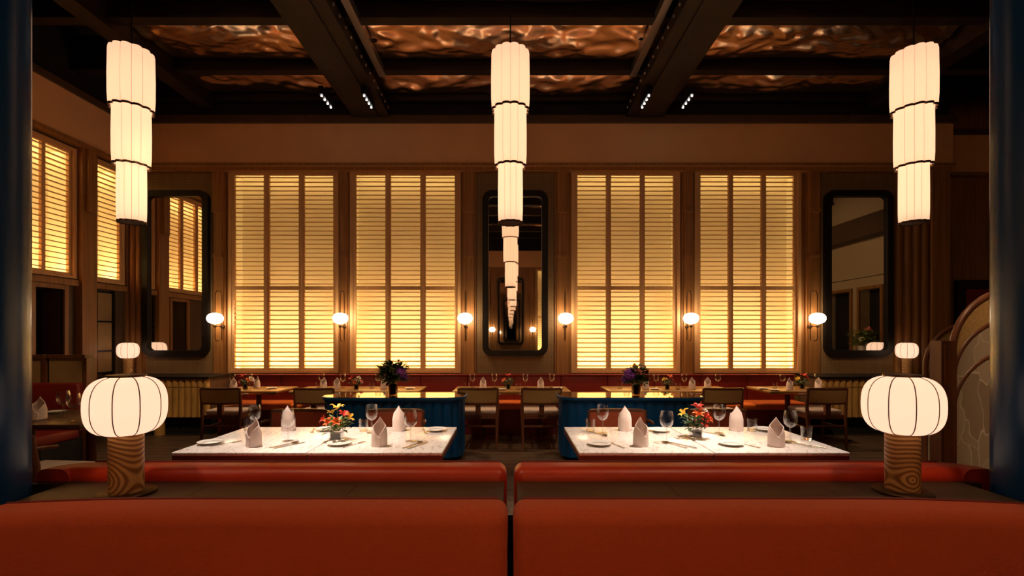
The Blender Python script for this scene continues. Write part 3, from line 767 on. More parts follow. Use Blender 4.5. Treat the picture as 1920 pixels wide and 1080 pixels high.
# ------------------------------------------------------------------ blue service consoles
def console(x0, x1, label):
    t = thing('service_console', label, 'console', ((x0 + x1) / 2, 5.78, 0), 0, 'blue fluted consoles')
    w_, d_ = (x1 - x0) / 2, .28
    def outline(g, flute, n=400):
        base = rrect(-w_ - g, w_ + g, -d_ - g, d_ + g, .20 + g, 24)
        # resample evenly and push the reeds out
        L = [0.0]; m_ = len(base)
        for i in range(m_): 
            a, b = base[i], base[(i + 1) % m_]; L.append(L[-1] + math.hypot(b[0] - a[0], b[1] - a[1]))
        out = []; nre = round(L[-1] / .115)
        j = 0
        for k in range(n):
            s_ = L[-1] * k / n
            while L[j + 1] < s_: j += 1
            a, b = base[j], base[(j + 1) % m_]; u = (s_ - L[j]) / max(1e-9, L[j + 1] - L[j])
            dx, dy = b[0] - a[0], b[1] - a[1]; l = math.hypot(dx, dy) or 1
            q = flute * abs(math.sin(PI * nre * k / n)) ** .6
            out.append((a[0] + dx * u + dy / l * q, a[1] + dy * u - dx / l * q))
        return out
    MB().prism(outline(-.03, .022), .04, .68).build('body', 'blue_lacquer', t, 40)
    MB().prism(rrect(-w_ + .05, w_ - .05, -d_ + .05, d_ - .05, .16, 8), 0, .04).build('plinth', 'void_black', t)
    MB().prism(rrect(-w_, w_, -d_, d_, .2, 10), .68, .705).prism(rrect(-w_ - .02, w_ + .02, -d_ - .02, d_ + .02, .22, 10), .705, .733).build('rim', 'blue_lacquer', t, 40)
    MB().prism(rrect(-w_ - .005, w_ + .005, -d_ - .005, d_ + .005, .2, 10), .733, .738).build('top', 'console_glass', t)
console(X(597, 5.5), X(868, 5.5), 'navy blue fluted console with mirrored top behind the left marble tables')
console(X(1052, 5.5), X(1326, 5.5), 'navy blue fluted console with mirrored top behind the right marble tables')

# ------------------------------------------------------------------ chairs
def make_chair(label):
    t = thing('dining_chair', label, 'chair', (0, 0, 0))
    W = .255
    for s_ in (-1, 1):
        MB().cyl((s_ * .235, -.20, 0), (s_ * .245, -.21, .425), .014, .021, 10).build('leg', 'chair_wood', t, 40)
        MB().tube([(s_ * .235, .27, 0), (s_ * .245, .235, .40), (s_ * .25, .235, .56), (s_ * .25, .262, .775)], [.015, .022, .021, .015], 10).build('leg', 'chair_wood', t, 40)
        MB().box(s_ * .24 - .011, s_ * .24 + .011, -.20, .24, .24, .265).build('stretcher', 'chair_wood', t)
        MB().tube([(s_ * .25, .25, .685), (s_ * .280, .20, .688), (s_ * .285, .13, .680)], [.012, .014, .012], 8).build('arm', 'chair_wood', t, 50)
    MB().box(-.23, .23, .235, .258, .27, .295).build('stretcher', 'chair_wood', t)
    MB().box(-.245, .245, -.215, -.19, .375, .425).box(-.245, .245, .21, .235, .375, .425).box(-.245, -.22, -.19, .21, .375, .425).box(.22, .245, -.19, .21, .375, .425).build('seat_frame', 'chair_wood', t)
    rbox('seat', 'seat_cloth', -.235, .235, -.235, .205, .426, .485, .025, t, 4)
    def arc(z0, z1, d0, d1):
        mb = MB(); vs = []; fs = []; n = 10
        for k in range(n + 1):
            u = -1 + 2 * k / n; yy = .045 * (1 - u * u)
            for (d, z_) in ((d0, z0), (d1, z0), (d1, z1), (d0, z1)):
                vs.append((u * .24, .238 + yy + d + .13 * (z_ - .57), z_))
        for k in range(n):
            a = k * 4; b = a + 4
            for q in range(4): fs.append((a + q, a + (q + 1) % 4, b + (q + 1) % 4, b + q))
        fs += [(0, 1, 2, 3), (n * 4, n * 4 + 3, n * 4 + 2, n * 4 + 1)]
        return mb.add(vs, fs)
    arc(.755, .782, -.014, .014).build('top_rail', 'chair_wood', t, 40)
    arc(.565, .590, -.014, .014).build('back_rail', 'chair_wood', t, 40)
    arc(.590, .755, .000, .010).build('back_cane', 'chair_cane', t, 40)
    arc(.590, .755, -.016, -.001).build('back_pad', 'chair_pad', t, 40)
    MB().box(-.032, .032, .225, .275, .43, .57).build('back_support', 'chair_wood', t)
    return t
ch0 = make_chair('wooden chair with rust back at the left end of the left marble tables')
chg = 'chairs behind the marble tables'; ch0['group'] = chg
ch0.location = (X(562, 4.3), 4.04, 0)
dup(ch0, (X(741, 4.3), 4.04, 0), 0, 'wooden chair with rust back at the right half of the left marble tables', chg)
dup(ch0, (X(1157, 4.3), 4.04, 0), 0, 'wooden chair with rust back at the left half of the right marble tables', chg)
dup(ch0, (X(1345, 4.3), 4.04, 0), 0, 'wooden chair with rust back at the right half of the right marble tables', chg)
cg2 = 'chairs facing the wall banquette'
for px, rz, lb in ((418, PI, 'wooden chair with tan back beside the left fluted counter'), (592, PI, 'wooden chair half hidden behind the left end of the left blue console'),
                   (897, PI, 'left of the two tan backed chairs between the blue consoles'), (1015, PI, 'right of the two tan backed chairs between the blue consoles'),
                   (1352, PI, 'wooden chair half hidden behind the right end of the right blue console'), (1546, PI, 'wooden chair with tan back beside the right fluted counter')):
    dup(ch0, (X(px, 6.22), 6.42, 0), rz, lb, cg2)
dup(ch0, (X(66, 3.42), 3.46, 0), PI - .1, 'dark chair at the shadowy table beside the left blue column', 'chairs at the left dark table')

# ------------------------------------------------------------------ tables
def marble_table(xc, label, yc=3.23, w_=.80, d_=.80):
    t = thing('marble_table', label, 'table', (xc, yc, 0), 0, 'white marble tables in front')
    rbox('top', 'marble', -w_ / 2 + .002, w_ / 2 - .002, -d_ / 2, d_ / 2, .728, .75, .006, t, 2)
    MB().box(-w_ / 2 + .004, w_ / 2 - .004, -d_ / 2 + .004, d_ / 2 - .004, .700, .728).build('edge_frame', 'table_edge', t)
    MB().box(-.04, .04, -.04, .04, .05, .70).build('pedestal', 'post_red', t)
    MB().box(-.27, .27, -.03, .03, .02, .05).box(-.03, .03, -.27, .27, .02, .05).build('foot', 'post_red', t)
    for s_ in (-1, 1):
        MB().tube([(s_ * .29, 0, .70), (s_ * .29, 0, .64), (s_ * .25, 0, .59), (s_ * .04, 0, .56)], .012, 8).build('brace', 'brass', t, 60)
    for s_ in (-1, 1): MB().cyl((s_ * .25, 0, 0), (s_ * .25, 0, .02), .02, n=10).build('glide', 'brass', t, 40)
    return t
TB = [marble_table(-1.602, 'white marble table at far left in front, with plate and folded napkin'), marble_table(-.800, 'white marble table in front, right half of the left pair'),
      marble_table(.803, 'white marble table in front, left half of the right pair'), marble_table(1.606, 'white marble table at far right in front, nearest the right lamp')]
FT = [(X(484, 6.78), .82, 'small wooden table by the left end of the wall banquette'), (X(676, 6.78), 1.75, 'long wooden table behind the left blue console'), (X(959, 6.78), 1.60, 'wooden table below the middle mirror'),
      (X(1250, 6.78), 1.75, 'long wooden table behind the right blue console'), (X(1478, 6.78), .85, 'small wooden table by the right end of the wall banquette')]
FTZ = .700
def wood_table(xc, yc, w_, d_, h_, label, mt, group):
    t = thing('wooden_table', label, 'table', (xc, yc, 0), 0, group)
    rbox('top', mt, -w_ / 2, w_ / 2, -d_ / 2, d_ / 2, h_ - .03, h_, .006, t, 2)
    MB().box(-w_ / 2 + .01, w_ / 2 - .01, -d_ / 2 + .01, d_ / 2 - .01, h_ - .045, h_ - .03).build('edge_frame', 'brass' if mt == 'table_wood' else 'table_edge', t)
    for xp in ((0,) if w_ < 1 else (-w_ / 4, w_ / 4)):
        MB().cyl((xp, 0, .03), (xp, 0, h_ - .045), .035, n=12).build('pedestal', 'post_red', t, 40)
        MB().lathe([(.17, 0), (.17, .015), (.05, .03)], 24, (xp, 0, 0), capb=True, capt=True).build('foot', 'post_red', t, 40)
    return t
for xc, w_, lb in FT: wood_table(xc, 6.80, w_, .66, FTZ, lb, 'table_wood', 'wooden tables along the wall banquette')
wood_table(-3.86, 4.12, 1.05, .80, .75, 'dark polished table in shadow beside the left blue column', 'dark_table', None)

# ------------------------------------------------------------------ tableware prototypes
def proto_napkin():
    mb = MB(); n = 40; vs = []; fs = []; rows = 8
    for k in range(n + 1):
        u = k / n; th = -PI / 2 + (u - .5) * 2 * PI * 1.10       # overlaps itself at the front
        rr = .046 + .004 * (u if u > .5 else -u)
        a = abs(u - .5) * 2 * 1.10                                # 0 at the back, 1 at the front
        ph = PI * min(1, a); hh = (.178 - .055 * math.sin(ph)) if ph < PI / 2 else (.123 - .065 * (1 - math.sin(ph)))
        for j in range(rows + 1):
            v = j / rows; z_ = hh * v
            t_ = th + PI                                          # back towards +y
            r2 = rr * (1 - .42 * max(0, z_ - .085) / .095) * (1 + .10 * (1 - v) * abs(math.sin(t_ * 1.0)))
            vs.append((r2 * math.cos(t_), r2 * math.sin(t_) * .80 + .15 * max(0, z_ - .08) * (-1 if math.sin(t_) > 0 else 0), z_))
    for k in range(n):
        for j in range(rows):
            a = k * (rows + 1) + j; fs.append((a, a + rows + 1, a + rows + 2, a + 1))
    mb.add(vs, fs)
    # hem: thick rolled edge along the opening
    o = mb.build('napkin_body', 'napkin', None, 60)
    sm = o.modifiers.new('thickness', 'SOLIDIFY'); sm.thickness = .0035; sm.offset = 0
    hem = MB().tube([vs[k * (rows + 1) + rows] for k in range(n + 1)], .0028, 6).build('hem', 'napkin', None, 60)
    return o, hem
nb, nh = proto_napkin(); NAP = (nb, nh)
def napkin(loc, rz, label, group, sc=1.0):
    t = thing('napkin', label, 'napkin', loc, rz, group); t.scale = (sc,) * 3
    for src, nm in ((nb, 'fold'), (nh, 'hem')):
        c = src.copy(); c.name = nm; COL.objects.link(c); c.parent = t
    return t
def proto(mbs):
    out = []
    for nm, mb, m_, sm in mbs:
        o = mb.build(nm, m_, None, sm); out.append((nm, o.data)); bpy.data.objects.remove(o)
    return out
def place(pr, name, label, cat, loc, rz=0, group=None, sc=1.0):
    t = thing(name, label, cat, loc, rz, group); t.scale = (sc,) * 3
    for nm, me in pr: link(nm, me, t)
    return t
wg_bowl = [(.006, .090), (.022, .097), (.036, .112), (.043, .135), (.0425, .165), (.036, .200)]
WINE = proto([('bowl', MB().lathe(wg_bowl, 28), 'clear_glass', 60), ('stem', MB().lathe([(.006, .0915), (.0045, .08), (.004, .02), (.008, .006)], 12), 'clear_glass', 60),
              ('foot', MB().lathe([(.036, 0), (.036, .002), (.008, .006)], 28, capb=True), 'clear_glass', 60)])
TUMB = proto([('wall', MB().lathe([(.030, .0), (.036, .092)], 24), 'clear_glass', 50), ('base', MB().lathe([(.0295, .0), (.0295, .010)], 24, capb=True, capt=True), 'clear_glass', 50)])
PLATE = proto([('well', MB().lathe([(.045, 0), (.047, .004), (.05, .006), (.0, .006)], 32, capb=True), 'porcelain', 50), ('rim', MB().lathe([(.048, .004), (.075, .014), (.0755, .0165), (.050, .008)], 40), 'porcelain', 50)])
def fork_mb():
    h = MB().box(-.006, .006, -.095, -.02, 0.001, .0035).box(-.003, .003, -.02, .04, .001, .0035)
    hd = MB().box(-.011, .011, .04, .058, .001, .0035)
    for q in (-.0095, -.0032, .0032, .0095): hd.box(q - .0016, q + .0016, .058, .095, .001, .003)
    return h, hd
fh, fd = fork_mb(); FORK = proto([('handle', fh, 'steel', None), ('head', fd, 'steel', None)])
KNIFE = proto([('handle', MB().box(-.007, .007, -.105, -.01, .001, .006), 'steel', None), ('blade', MB().prism([(-.006, -.01), (.008, -.01), (.009, .07), (.002, .105), (-.006, .10)], .001, .003), 'steel', None)])
def spoon_bowl():
    vs = [(0, .072, .002)]; fs = []
    for r_, z_ in ((.5, .0025), (1.0, .007)):
        for k in range(16):
            t_ = 2 * PI * k / 16; vs.append((.019 * r_ * math.cos(t_), .070 + .028 * r_ * math.sin(t_), z_))
    for k in range(16):
        fs.append((0, 1 + k, 1 + (k + 1) % 16)); fs.append((1 + k, 17 + k, 17 + (k + 1) % 16, 1 + (k + 1) % 16))
    return MB().add(vs, fs)
SPOON = proto([('handle', MB().box(-.006, .006, -.10, -.03, .001, .004).box(-.0035, .0035, -.03, .045, .001, .006), 'steel', None), ('bowl', spoon_bowl(), 'steel', 60)])

TZ = .751
def onT(px, Y): return ((px - HX) * Y / FPX, Y, TZ)
NM = ['the far left marble table', 'the inner left marble table', 'the inner right marble table', 'the far right marble table']
# front settings (near edge) and rear settings (far edge) of the four marble tables
F = [(477, 2.99, 395, 3.06, 425, 530, 540, 3.14), (712, 3.0, 636, 3.03, 664, 770, 770, 3.13), (1202, 3.0, 1124, 3.02, 1155, 1268, 1250, 3.10), (1456, 2.99, 1371, 3.02, 1400, 1502, 1482, 3.13)]
for i, (nx, ny, px_, py_, fx, sx, gx, gy) in enumerate(F):
    napkin(onT(nx, ny), [-.45, .0, .35, -.25][i] , 'pink napkin folded open towards the viewer on ' + NM[i], 'folded napkins, near side')
    place(PLATE, 'side_plate', 'white side plate at the near edge of ' + NM[i], 'plate', onT(px_, py_), 0, 'side plates, near side')
    place(FORK, 'fork', 'fork at the near edge of ' + NM[i] + ', beside the plate', 'fork', onT(fx, py_ + .0), [-.55, -.45, .35, .45][i], 'forks, near side')
    place(SPOON, 'spoon', 'spoon at the near edge of ' + NM[i] + ', right of the napkin', 'spoon', onT(sx + (4 if i < 2 else -4), 3.02), [-.6, -.45, .5, .6][i], 'spoons, near side')
    place(KNIFE, 'knife', 'knife at the near edge of ' + NM[i] + ', beside the spoon', 'knife', onT(sx + (14 if i < 2 else 12), 3.01), [-.6, -.45, .5, .6][i], 'knives, near side')
    place(WINE, 'wine_glass', 'wine glass on the near side of ' + NM[i], 'wine glass', onT(gx, gy), 0, 'wine glasses, near side')
place(TUMB, 'water_glass', 'short water glass near the right corner of the far right marble table', 'glass', onT(1512, 3.17), 0, 'water glasses, near side')
R_ = [(540, 3.50, 612, 3.50, 590, 465, 478, 3.40, 466, 3.50), (748, 3.50, 818, 3.48, 799, 700, 697, 3.40, 682, 3.46), (1171, 3.50, 1237, 3.46, 1222, 1122, 1130, 3.40, 1107, 3.45), (1380, 3.50, 1432, 3.50, 1424, 1338, 1348, 3.40, 1410, 3.47)]
for i, (nx, ny, px_, py_, fx, sx, gx, gy, tx, ty) in enumerate(R_):
    napkin(onT(nx, ny), PI, 'pale napkin showing its pointed back on the far side of ' + NM[i], 'folded napkins, far side')
    place(PLATE, 'side_plate', 'white side plate at the far edge of ' + NM[i], 'plate', onT(px_, py_), 0, 'side plates, far side')
    place(FORK, 'fork', 'fork at the far edge of ' + NM[i], 'fork', onT(fx - 3, py_ - .02), PI + .3, 'forks, far side')
    place(SPOON, 'spoon', 'spoon at the far edge of ' + NM[i], 'spoon', onT(sx + (9 if i == 1 else 0), 3.30 if i == 1 else 3.36), PI + .5, 'spoons, far side')
    place(WINE, 'wine_glass', 'wine glass on the far side of ' + NM[i], 'wine glass', onT(gx, gy), 0, 'wine glasses, far side')
    place(TUMB, 'water_glass', 'short water glass on the far side of ' + NM[i], 'glass', onT(tx, ty), 0, 'water glasses, far side')

# far tables: settings
FN = ['the small table by the left counter', 'the long table behind the left blue console', 'the table below the middle mirror', 'the long table behind the right blue console', 'the small table by the right counter']
def onF(px, Y): return ((px - HX) * Y / FPX, Y, FTZ + .001)
far = {0: dict(n=[(438, 6.58, .5), (482, 6.88, -.5)], g=[(436, 6.90), (468, 6.98)], t=[], p=[(510, 6.78)]),
       1: dict(n=[(607, 6.70, .0), (632, 6.66, .2), (720, 6.70, -.4)], g=[(603, 6.98), (643, 6.90), (709, 6.94)], t=[(597, 6.84), (697, 6.80)], p=[(769, 6.75)]),
       2: dict(n=[(906, 6.72, .2), (1014, 6.72, -.2)], g=[(886, 6.93), (927, 6.92), (985, 6.92), (1035, 6.92)], t=[(876, 6.76), (972, 6.62)], p=[(940, 6.62), (1046, 6.78)]),
       3: dict(n=[(1211, 6.70, .3), (1298, 6.72, 0), (1327, 6.72, -.4)], g=[(1175, 6.86), (1230, 6.92), (1283, 6.92), (1346, 6.93)], t=[(1162, 6.78), (1271, 6.66)], p=[(1228, 6.66)]),
       4: dict(n=[(1481, 6.60, .2), (1535, 6.66, -.5)], g=[(1467, 6.90), (1532, 6.95)], t=[(1453, 6.78)], p=[(1452, 6.55), (1432, 6.72)])}
ordw = {2: ['left', 'right'], 3: ['left', 'middle', 'right'], 4: ['leftmost', 'inner left', 'inner right', 'rightmost'], 1: ['only']}
for i, s_ in far.items():
    for key, nm, wd in (('n', 'napkin', 'folded napkin'), ('g', 'wine_glass', 'wine glass'), ('t', 'water_glass', 'water glass'), ('p', 'side_plate', 'side plate')):
        L_ = s_[key]
        for q, it in enumerate(L_):
            lb = '%s tiny %s on %s' % (ordw[len(L_)][q], wd, FN[i]); g_ = wd + 's on the far tables'
            if key == 'n': napkin(onF(it[0], it[1]), it[2], lb, g_, .95)
            else: place({'g': WINE, 't': TUMB, 'p': PLATE}[key], nm, lb, {'g': 'wine glass', 't': 'glass', 'p': 'plate'}[key], onF(it[0], it[1]), 0, g_)
# the shadowy table at left
def onD(px, Y): return ((px - HX) * Y / FPX, Y, .751)
napkin(onD(74, 3.95), .3, 'pink folded napkin on the shadowy table beside the left column', 'napkins on the dark table', 1.05)
place(WINE, 'wine_glass', 'left wine glass on the shadowy table beside the left column', 'wine glass', onD(119, 4.10), 0, 'wine glasses on the dark table', 1.1)
place(WINE, 'wine_glass', 'right wine glass on the shadowy table beside the left column', 'wine glass', onD(138, 3.92), 0, 'wine glasses on the dark table', 1.1)
place(PLATE, 'side_plate', 'side plate on the shadowy table beside the left column', 'plate', onD(104, 4.3), 0)
place(SPOON, 'spoon', 'spoon on the shadowy table beside the left column', 'spoon', onD(152, 3.83), PI / 2, None)

# ------------------------------------------------------------------ flowers
def lily_mb(sz, seed):
    rn = random.Random(seed); mb = MB()
    for k in range(6):
        a = 2 * PI * k / 6 + rn.uniform(-.2, .2); vs = []; n = 5
        lift = rn.uniform(.5, 1.0)
        for j in range(n + 1):
            v = j / n; r_ = sz * (v * .95); z_ = sz * (lift * math.sin(v * 2.2) * .75); wd = sz * .20 * math.sin(PI * min(1, .12 + v * .86)) 
            c, s_ = math.cos(a), math.sin(a)
            vs += [(r_ * c - wd * s_, r_ * s_ + wd * c, z_), (r_ * c, r_ * s_, z_ - wd * .3), (r_ * c + wd * s_, r_ * s_ - wd * c, z_)]
        fs = []
        for j in range(n):
            q = j * 3; fs += [(q, q + 1, q + 4, q + 3), (q + 1, q + 2, q + 5, q + 4)]
        mb.add(vs, fs)
    return mb
def puff_mb(sz, seed, bumps=60):
    rn = random.Random(seed); mb = MB()
    for k in range(bumps):
        z_ = 1 - 2 * (k + .5) / bumps; r_ = math.sqrt(max(0, 1 - z_ * z_)); a = k * 2.39996
        c = Vector((r_ * math.cos(a), r_ * math.sin(a), z_)) * sz * rn.uniform(.82, 1.0)
        d = c.normalized(); u = d.orthogonal().normalized(); w_ = d.cross(u); q = sz * .24
        vs = [c + d * q * .25]; th0 = rn.random() * 6
        for i in range(8):
            t_ = th0 + 2 * PI * i / 8; rr = q * (1.0 if i % 2 == 0 else .55); vs.append(c + (u * math.cos(t_) + w_ * math.sin(t_)) * rr + d * (q * .15 if i % 2 == 0 else 0))
        mb.add(vs, [(0, 1 + i, 1 + (i + 1) % 8) for i in range(8)])
    mb.lathe([(sz * .8 * math.cos(t_), sz * .8 * math.sin(t_)) for t_ in [(-.5 + k / 8) * PI for k in range(9)]], 12)
    return mb
def rose_mb(sz, seed):
    rn = random.Random(seed); mb = MB()
    for ring, (n, r_, tilt, h_) in enumerate(((3, .22, 1.35, .75), (4, .42, 1.05, .70), (5, .65, .75, .60), (6, .85, .40, .45))):
        for k in range(n):
            a = 2 * PI * k / n + ring * .7; vs = []
            for j in range(4):
                v = j / 3
                rr = sz * (r_ * .5 + v * r_ * .55 * (1.3 - tilt * .4)); zz = sz * (h_ * v * math.sin(tilt) + .25 - ring * .08)
                for q in (-1, 0, 1):
                    aa = a + q * (PI / n) * 1.15 * math.sin(PI * (.25 + .6 * v)); vs.append((rr * math.cos(aa), rr * math.sin(aa), zz - (.06 * sz if q else 0) * v))
            fs = []
            for j in range(3):
                for q in (0, 1): b_ = j * 3 + q; fs.append((b_, b_ + 1, b_ + 4, b_ + 3))
            mb.add(vs, fs)
    return mb
def leaves_mb(n, R, z0, z1, sz, seed, up=.5):
    rn = random.Random(seed); mb = MB()
    for k in range(n):
        a = rn.random() * 2 * PI; el = rn.uniform(-.1, 1.3); rr = R * rn.uniform(.35, 1.0)
        base = Vector((rr * math.cos(a) * math.cos(el), rr * math.sin(a) * math.cos(el), z0 + (z1 - z0) * rn.random()))
        d = Vector((math.cos(a), math.sin(a), rn.uniform(-.3, up + .6))).normalized(); s_ = d.cross(Vector((0, 0, 1))).normalized(); nn = s_.cross(d)
        l = sz * rn.uniform(.7, 1.3); wd = l * .26
        vs = [base, base + d * l * .5 + s_ * wd + nn * l * .06, base + d * l * .5 - nn * l * .02, base + d * l * .5 - s_ * wd + nn * l * .06, base + d * l - nn * l * .12]
        mb.add(vs, [(0, 1, 2), (0, 2, 3), (1, 4, 2), (2, 4, 3)])
    return mb
FLOWER = {}
def flower(kind, m_, sz, seed, parent, loc, tilt):
    key = (kind, m_, round(sz, 3), seed % 3)
    if key not in FLOWER:
        o = {'lily': lily_mb, 'puff': puff_mb, 'rose': rose_mb}[kind](sz, seed % 3 + 1).build('flower', m_, None, 70 if kind != 'puff' else None)
        FLOWER[key] = o.data; bpy.data.objects.remove(o)
    return link('flower', FLOWER[key], parent, loc, tilt)
def bouquet(label, loc, vase, foliage, flowers, group, stems=True):
    t = thing('flower_vase', label, 'flower vase', loc, 0, group)
    vr, vh, vm, square = vase
    if square:
        MB().prism([(-vr, -vr), (vr, -vr), (vr, vr), (-vr, vr)], 0, .008).box(-vr, -vr + .004, -vr, vr, .008, vh).box(vr - .004, vr, -vr, vr, .008, vh).box(-vr + .004, vr - .004, -vr, -vr + .004, .008, vh).box(-vr + .004, vr - .004, vr - .004, vr, .008, vh).build('vase', vm, t)
        MB().box(-vr + .006, vr - .006, -vr + .006, vr - .006, .009, vh * .62).build('stem_bundle', 'soil', t)
    else:
        MB().lathe([(vr * .92, 0), (vr, vh * .4), (vr * .95, vh), (vr * .9, vh), (vr * .94, vh * .4), (vr * .86, .008)], 24, capb=True).build('vase', vm, t, 50)
        MB().lathe([(vr * .6, .01), (vr * .55, vh)], 10, capb=True, capt=True).build('stem_bundle', 'leaf', t, 50)
    n, R, z0, z1, sz, lm, sd = foliage
    f_ = leaves_mb(n, R, z0, z1, sz, sd).build('foliage', lm, t); f_['kind'] = 'stuff'
    sm_ = MB()
    for q, (kind, m_, sz_, x, y_, z_) in enumerate(flowers):
        dirv = Vector((x, y_, max(.03, z_ - vh))).normalized(); e = dirv.to_track_quat('Z', 'Y').to_euler()
        flower(kind, m_, sz_, q + sd, t, (x, y_, z_), e)
        sm_.cyl((x * .15, y_ * .15, vh * .8), (x, y_, z_), .0022, .0018, 5)
    sm_.build('stems', 'leaf_pale', t)
    return t
O, Yw, Rd = 'petal_orange', 'petal_yellow', 'petal_red'
fl1 = [('lily', Yw, .052, .005, -.01, .205), ('lily', O, .040, .045, -.02, .165), ('lily', Yw, .045, .075, -.01, .145), ('lily', O, .045, -.035, -.045, .12), ('lily', O, .042, .015, -.055, .125), ('lily', Rd, .038, -.075, -.02, .135), ('lily', O, .04, .05, .03, .16), ('lily', Yw, .04, -.04, .03, .17), ('lily', Rd, .036, .055, -.045, .175)]
bouquet('orange and yellow lilies in a small glass vase on the left marble tables', onT(632, 3.16), (.036, .075, 'clear_glass', True), (90, .075, .06, .13, .05, 'leaf_pale', 5), fl1, 'lily vases on the marble tables')
fl2 = [('lily', Rd, .050, .01, -.01, .20), ('lily', O, .045, .0, -.04, .155), ('lily', Rd, .045, .05, -.03, .14), ('lily', Yw, .048, -.075, -.01, .16), ('lily', O, .045, .075, -.02, .125), ('lily', Rd, .042, .03, -.05, .105), ('lily', O, .04, .04, .03, .175), ('lily', 'petal_white', .034, .055, -.01, .175)]
bouquet('red and orange lilies in a small glass vase on the right marble tables', onT(1304, 3.24), (.034, .080, 'clear_glass', True), (80, .07, .06, .13, .05, 'leaf', 8), fl2, 'lily vases on the marble tables')
big1 = [('puff', 'petal_purple', .075, .095, -.05, .275), ('puff', 'petal_purple', .055, .125, .02, .215), ('rose', 'petal_white', .035, -.02, -.06, .37), ('rose', 'petal_white', .03, -.09, -.05, .33), ('lily', 'petal_wine', .04, .06, 0, .40), ('lily', 'petal_wine', .04, -.03, .02, .39), ('rose', 'petal_white', .03, -.07, -.08, .23)]
bouquet('tall bouquet with purple hydrangea and dark leaves on the left blue console', (X(737, 5.72), 5.72, .739), (.055, .14, 'smoked_glass', False), (420, .15, .15, .36, .085, 'leaf', 11), big1, 'bouquets on the blue consoles')
big2 = [('puff', 'petal_purple', .080, -.085, -.05, .255), ('puff', 'petal_purple', .06, -.12, .0, .19), ('rose', 'petal_pink', .055, .00, -.09, .275), ('rose', 'petal_wine', .055, .095, -.05, .26), ('rose', 'petal_wine', .05, .10, -.03, .19), ('rose', 'petal_white', .045, .045, .0, .345), ('rose', Yw, .04, -.02, .0, .345), ('rose', 'petal_white', .045, .09, .02, .33)]
bouquet('bouquet with purple hydrangea and pink and wine roses on the right blue console', (X(1193, 5.72), 5.72, .739), (.055, .13, 'smoked_glass', False), (330, .13, .13, .30, .075, 'leaf', 12), big2, 'bouquets on the blue consoles')
small = [('lily', Rd, .05, -.02, -.03, .15), ('lily', O, .045, .05, -.02, .13), ('rose', 'petal_pink', .03, -.05, -.03, .11), ('lily', Yw, .04, .02, -.05, .11)]
fcol = [[('lily', Rd, .06, -.01, -.03, .17), ('rose', 'petal_white', .045, .10, -.03, .14), ('lily', O, .05, .06, -.04, .12), ('rose', 'petal_pink', .035, -.05, -.03, .10)],
        [('lily', Rd, .05, -.05, -.03, .15), ('rose', 'petal_white', .035, .04, -.02, .16), ('rose', 'petal_pink', .03, .08, -.03, .11), ('lily', O, .04, .0, -.05, .10)],
        [('lily', Rd, .055, .0, -.02, .18), ('lily', O, .045, -.05, -.03, .12), ('rose', 'petal_pink', .03, -.07, 0, .11)],
        [('lily', O, .055, .02, -.03, .17), ('lily', Yw, .045, -.04, -.03, .13), ('lily', Rd, .045, .05, -.02, .13)],
        [('lily', Rd, .065, .0, -.03, .17), ('lily', Rd, .05, .05, -.02, .14), ('lily', Yw, .045, -.06, -.02, .13)]]
for i, px in enumerate((460, 668, 953, 1251, 1500)):
    bouquet('small flower vase on ' + FN[i], onF(px + (4 if i == 4 else 0), (6.76, 6.70, 6.74, 6.70, 6.80)[i]), (.034, .07, 'smoked_glass', False), (60, .07, .05, .12, .055, 'leaf', 30 + i), fcol[i], 'small vases on the far tables')

# ------------------------------------------------------------------ right side: arched booth screens, picture, flower stand
def booth_screen(xl, y, zoff, label, leftpost=True):
    # origin at the floor under the left post
    t = thing('booth_screen', label, 'booth screen', (xl, y, 0), 0, 'arched booth screens')
    Rr = .43; x0 = .052; zc = 1.335 + zoff; cx = x0 + Rr
    if leftpost: MB().box(-.055, .05, -.045, .045, 0, zc + .07).box(-.035, .03, -.055, .055, 0, zc + .04).build('post', 'chair_wood', t)
    MB().box(cx + Rr + .002, cx + Rr + .10, -.045, .045, 0, zc + .07).build('post', 'chair_wood', t)
    def arch(R1, zs, n=28): return [(cx + R1 * math.cos(PI * k / n), zs + R1 * math.sin(PI * k / n)) for k in range(n + 1)]
    def band(z_hi, z_lo, nm, m_, th):
        up = arch(Rr - .02, z_hi); lo = arch(Rr - .02, z_lo); vs = []; fs = []; n = len(up)
        for yy in (-th, th):
            vs += [(a, yy, b) for a, b in up] + [(a, yy, b) for a, b in lo]
        for k in range(n - 1):
            fs += [(k, k + 1, n + k + 1, n + k), (2 * n + k, 3 * n + k, 3 * n + k + 1, 2 * n + k + 1), (k, 2 * n + k, 2 * n + k + 1, k + 1), (n + k, n + k + 1, 3 * n + k + 1, 3 * n + k)]
        MB().add(vs, fs).build(nm, m_, t)
    band(zc, zc - .20, 'cane_band', 'chair_cane', .008)
    band(zc - .20, zc - .42, 'upper_fabric', 'leaf_fabric', .010)
    MB().prism([(cx + Rr - .02, .12)] + arch(Rr - .02, zc - .42) + [(cx - Rr + .02, .12)], -.010, .010, 'xz').build('lower_fabric', 'leaf_fabric', t)
    for q, dz in enumerate((0, .20, .42)):
        pts = [(a, 0, b) for a, b in arch(Rr - .012, zc - dz)]
        if q == 0: pts = [(pts[0][0], 0, .1)] + pts + [(pts[-1][0], 0, .1)]
        MB().tube(pts, .021 if q == 0 else .017, 8).build('arch_rib', 'chair_wood', t, 60)
    MB().box(x0 + .02, cx + Rr - .01, -.03, .03, 0, .12).build('bottom_rail', 'chair_wood', t)
booth_screen(X(1769, 3.3), 3.3, 0, 'near arched booth screen of cane and leaf fabric beside the right column')
booth_screen(X(1733, 4.7) - .055, 4.7, -.20, 'further arched booth screen peeping out left of the near screen post', False)
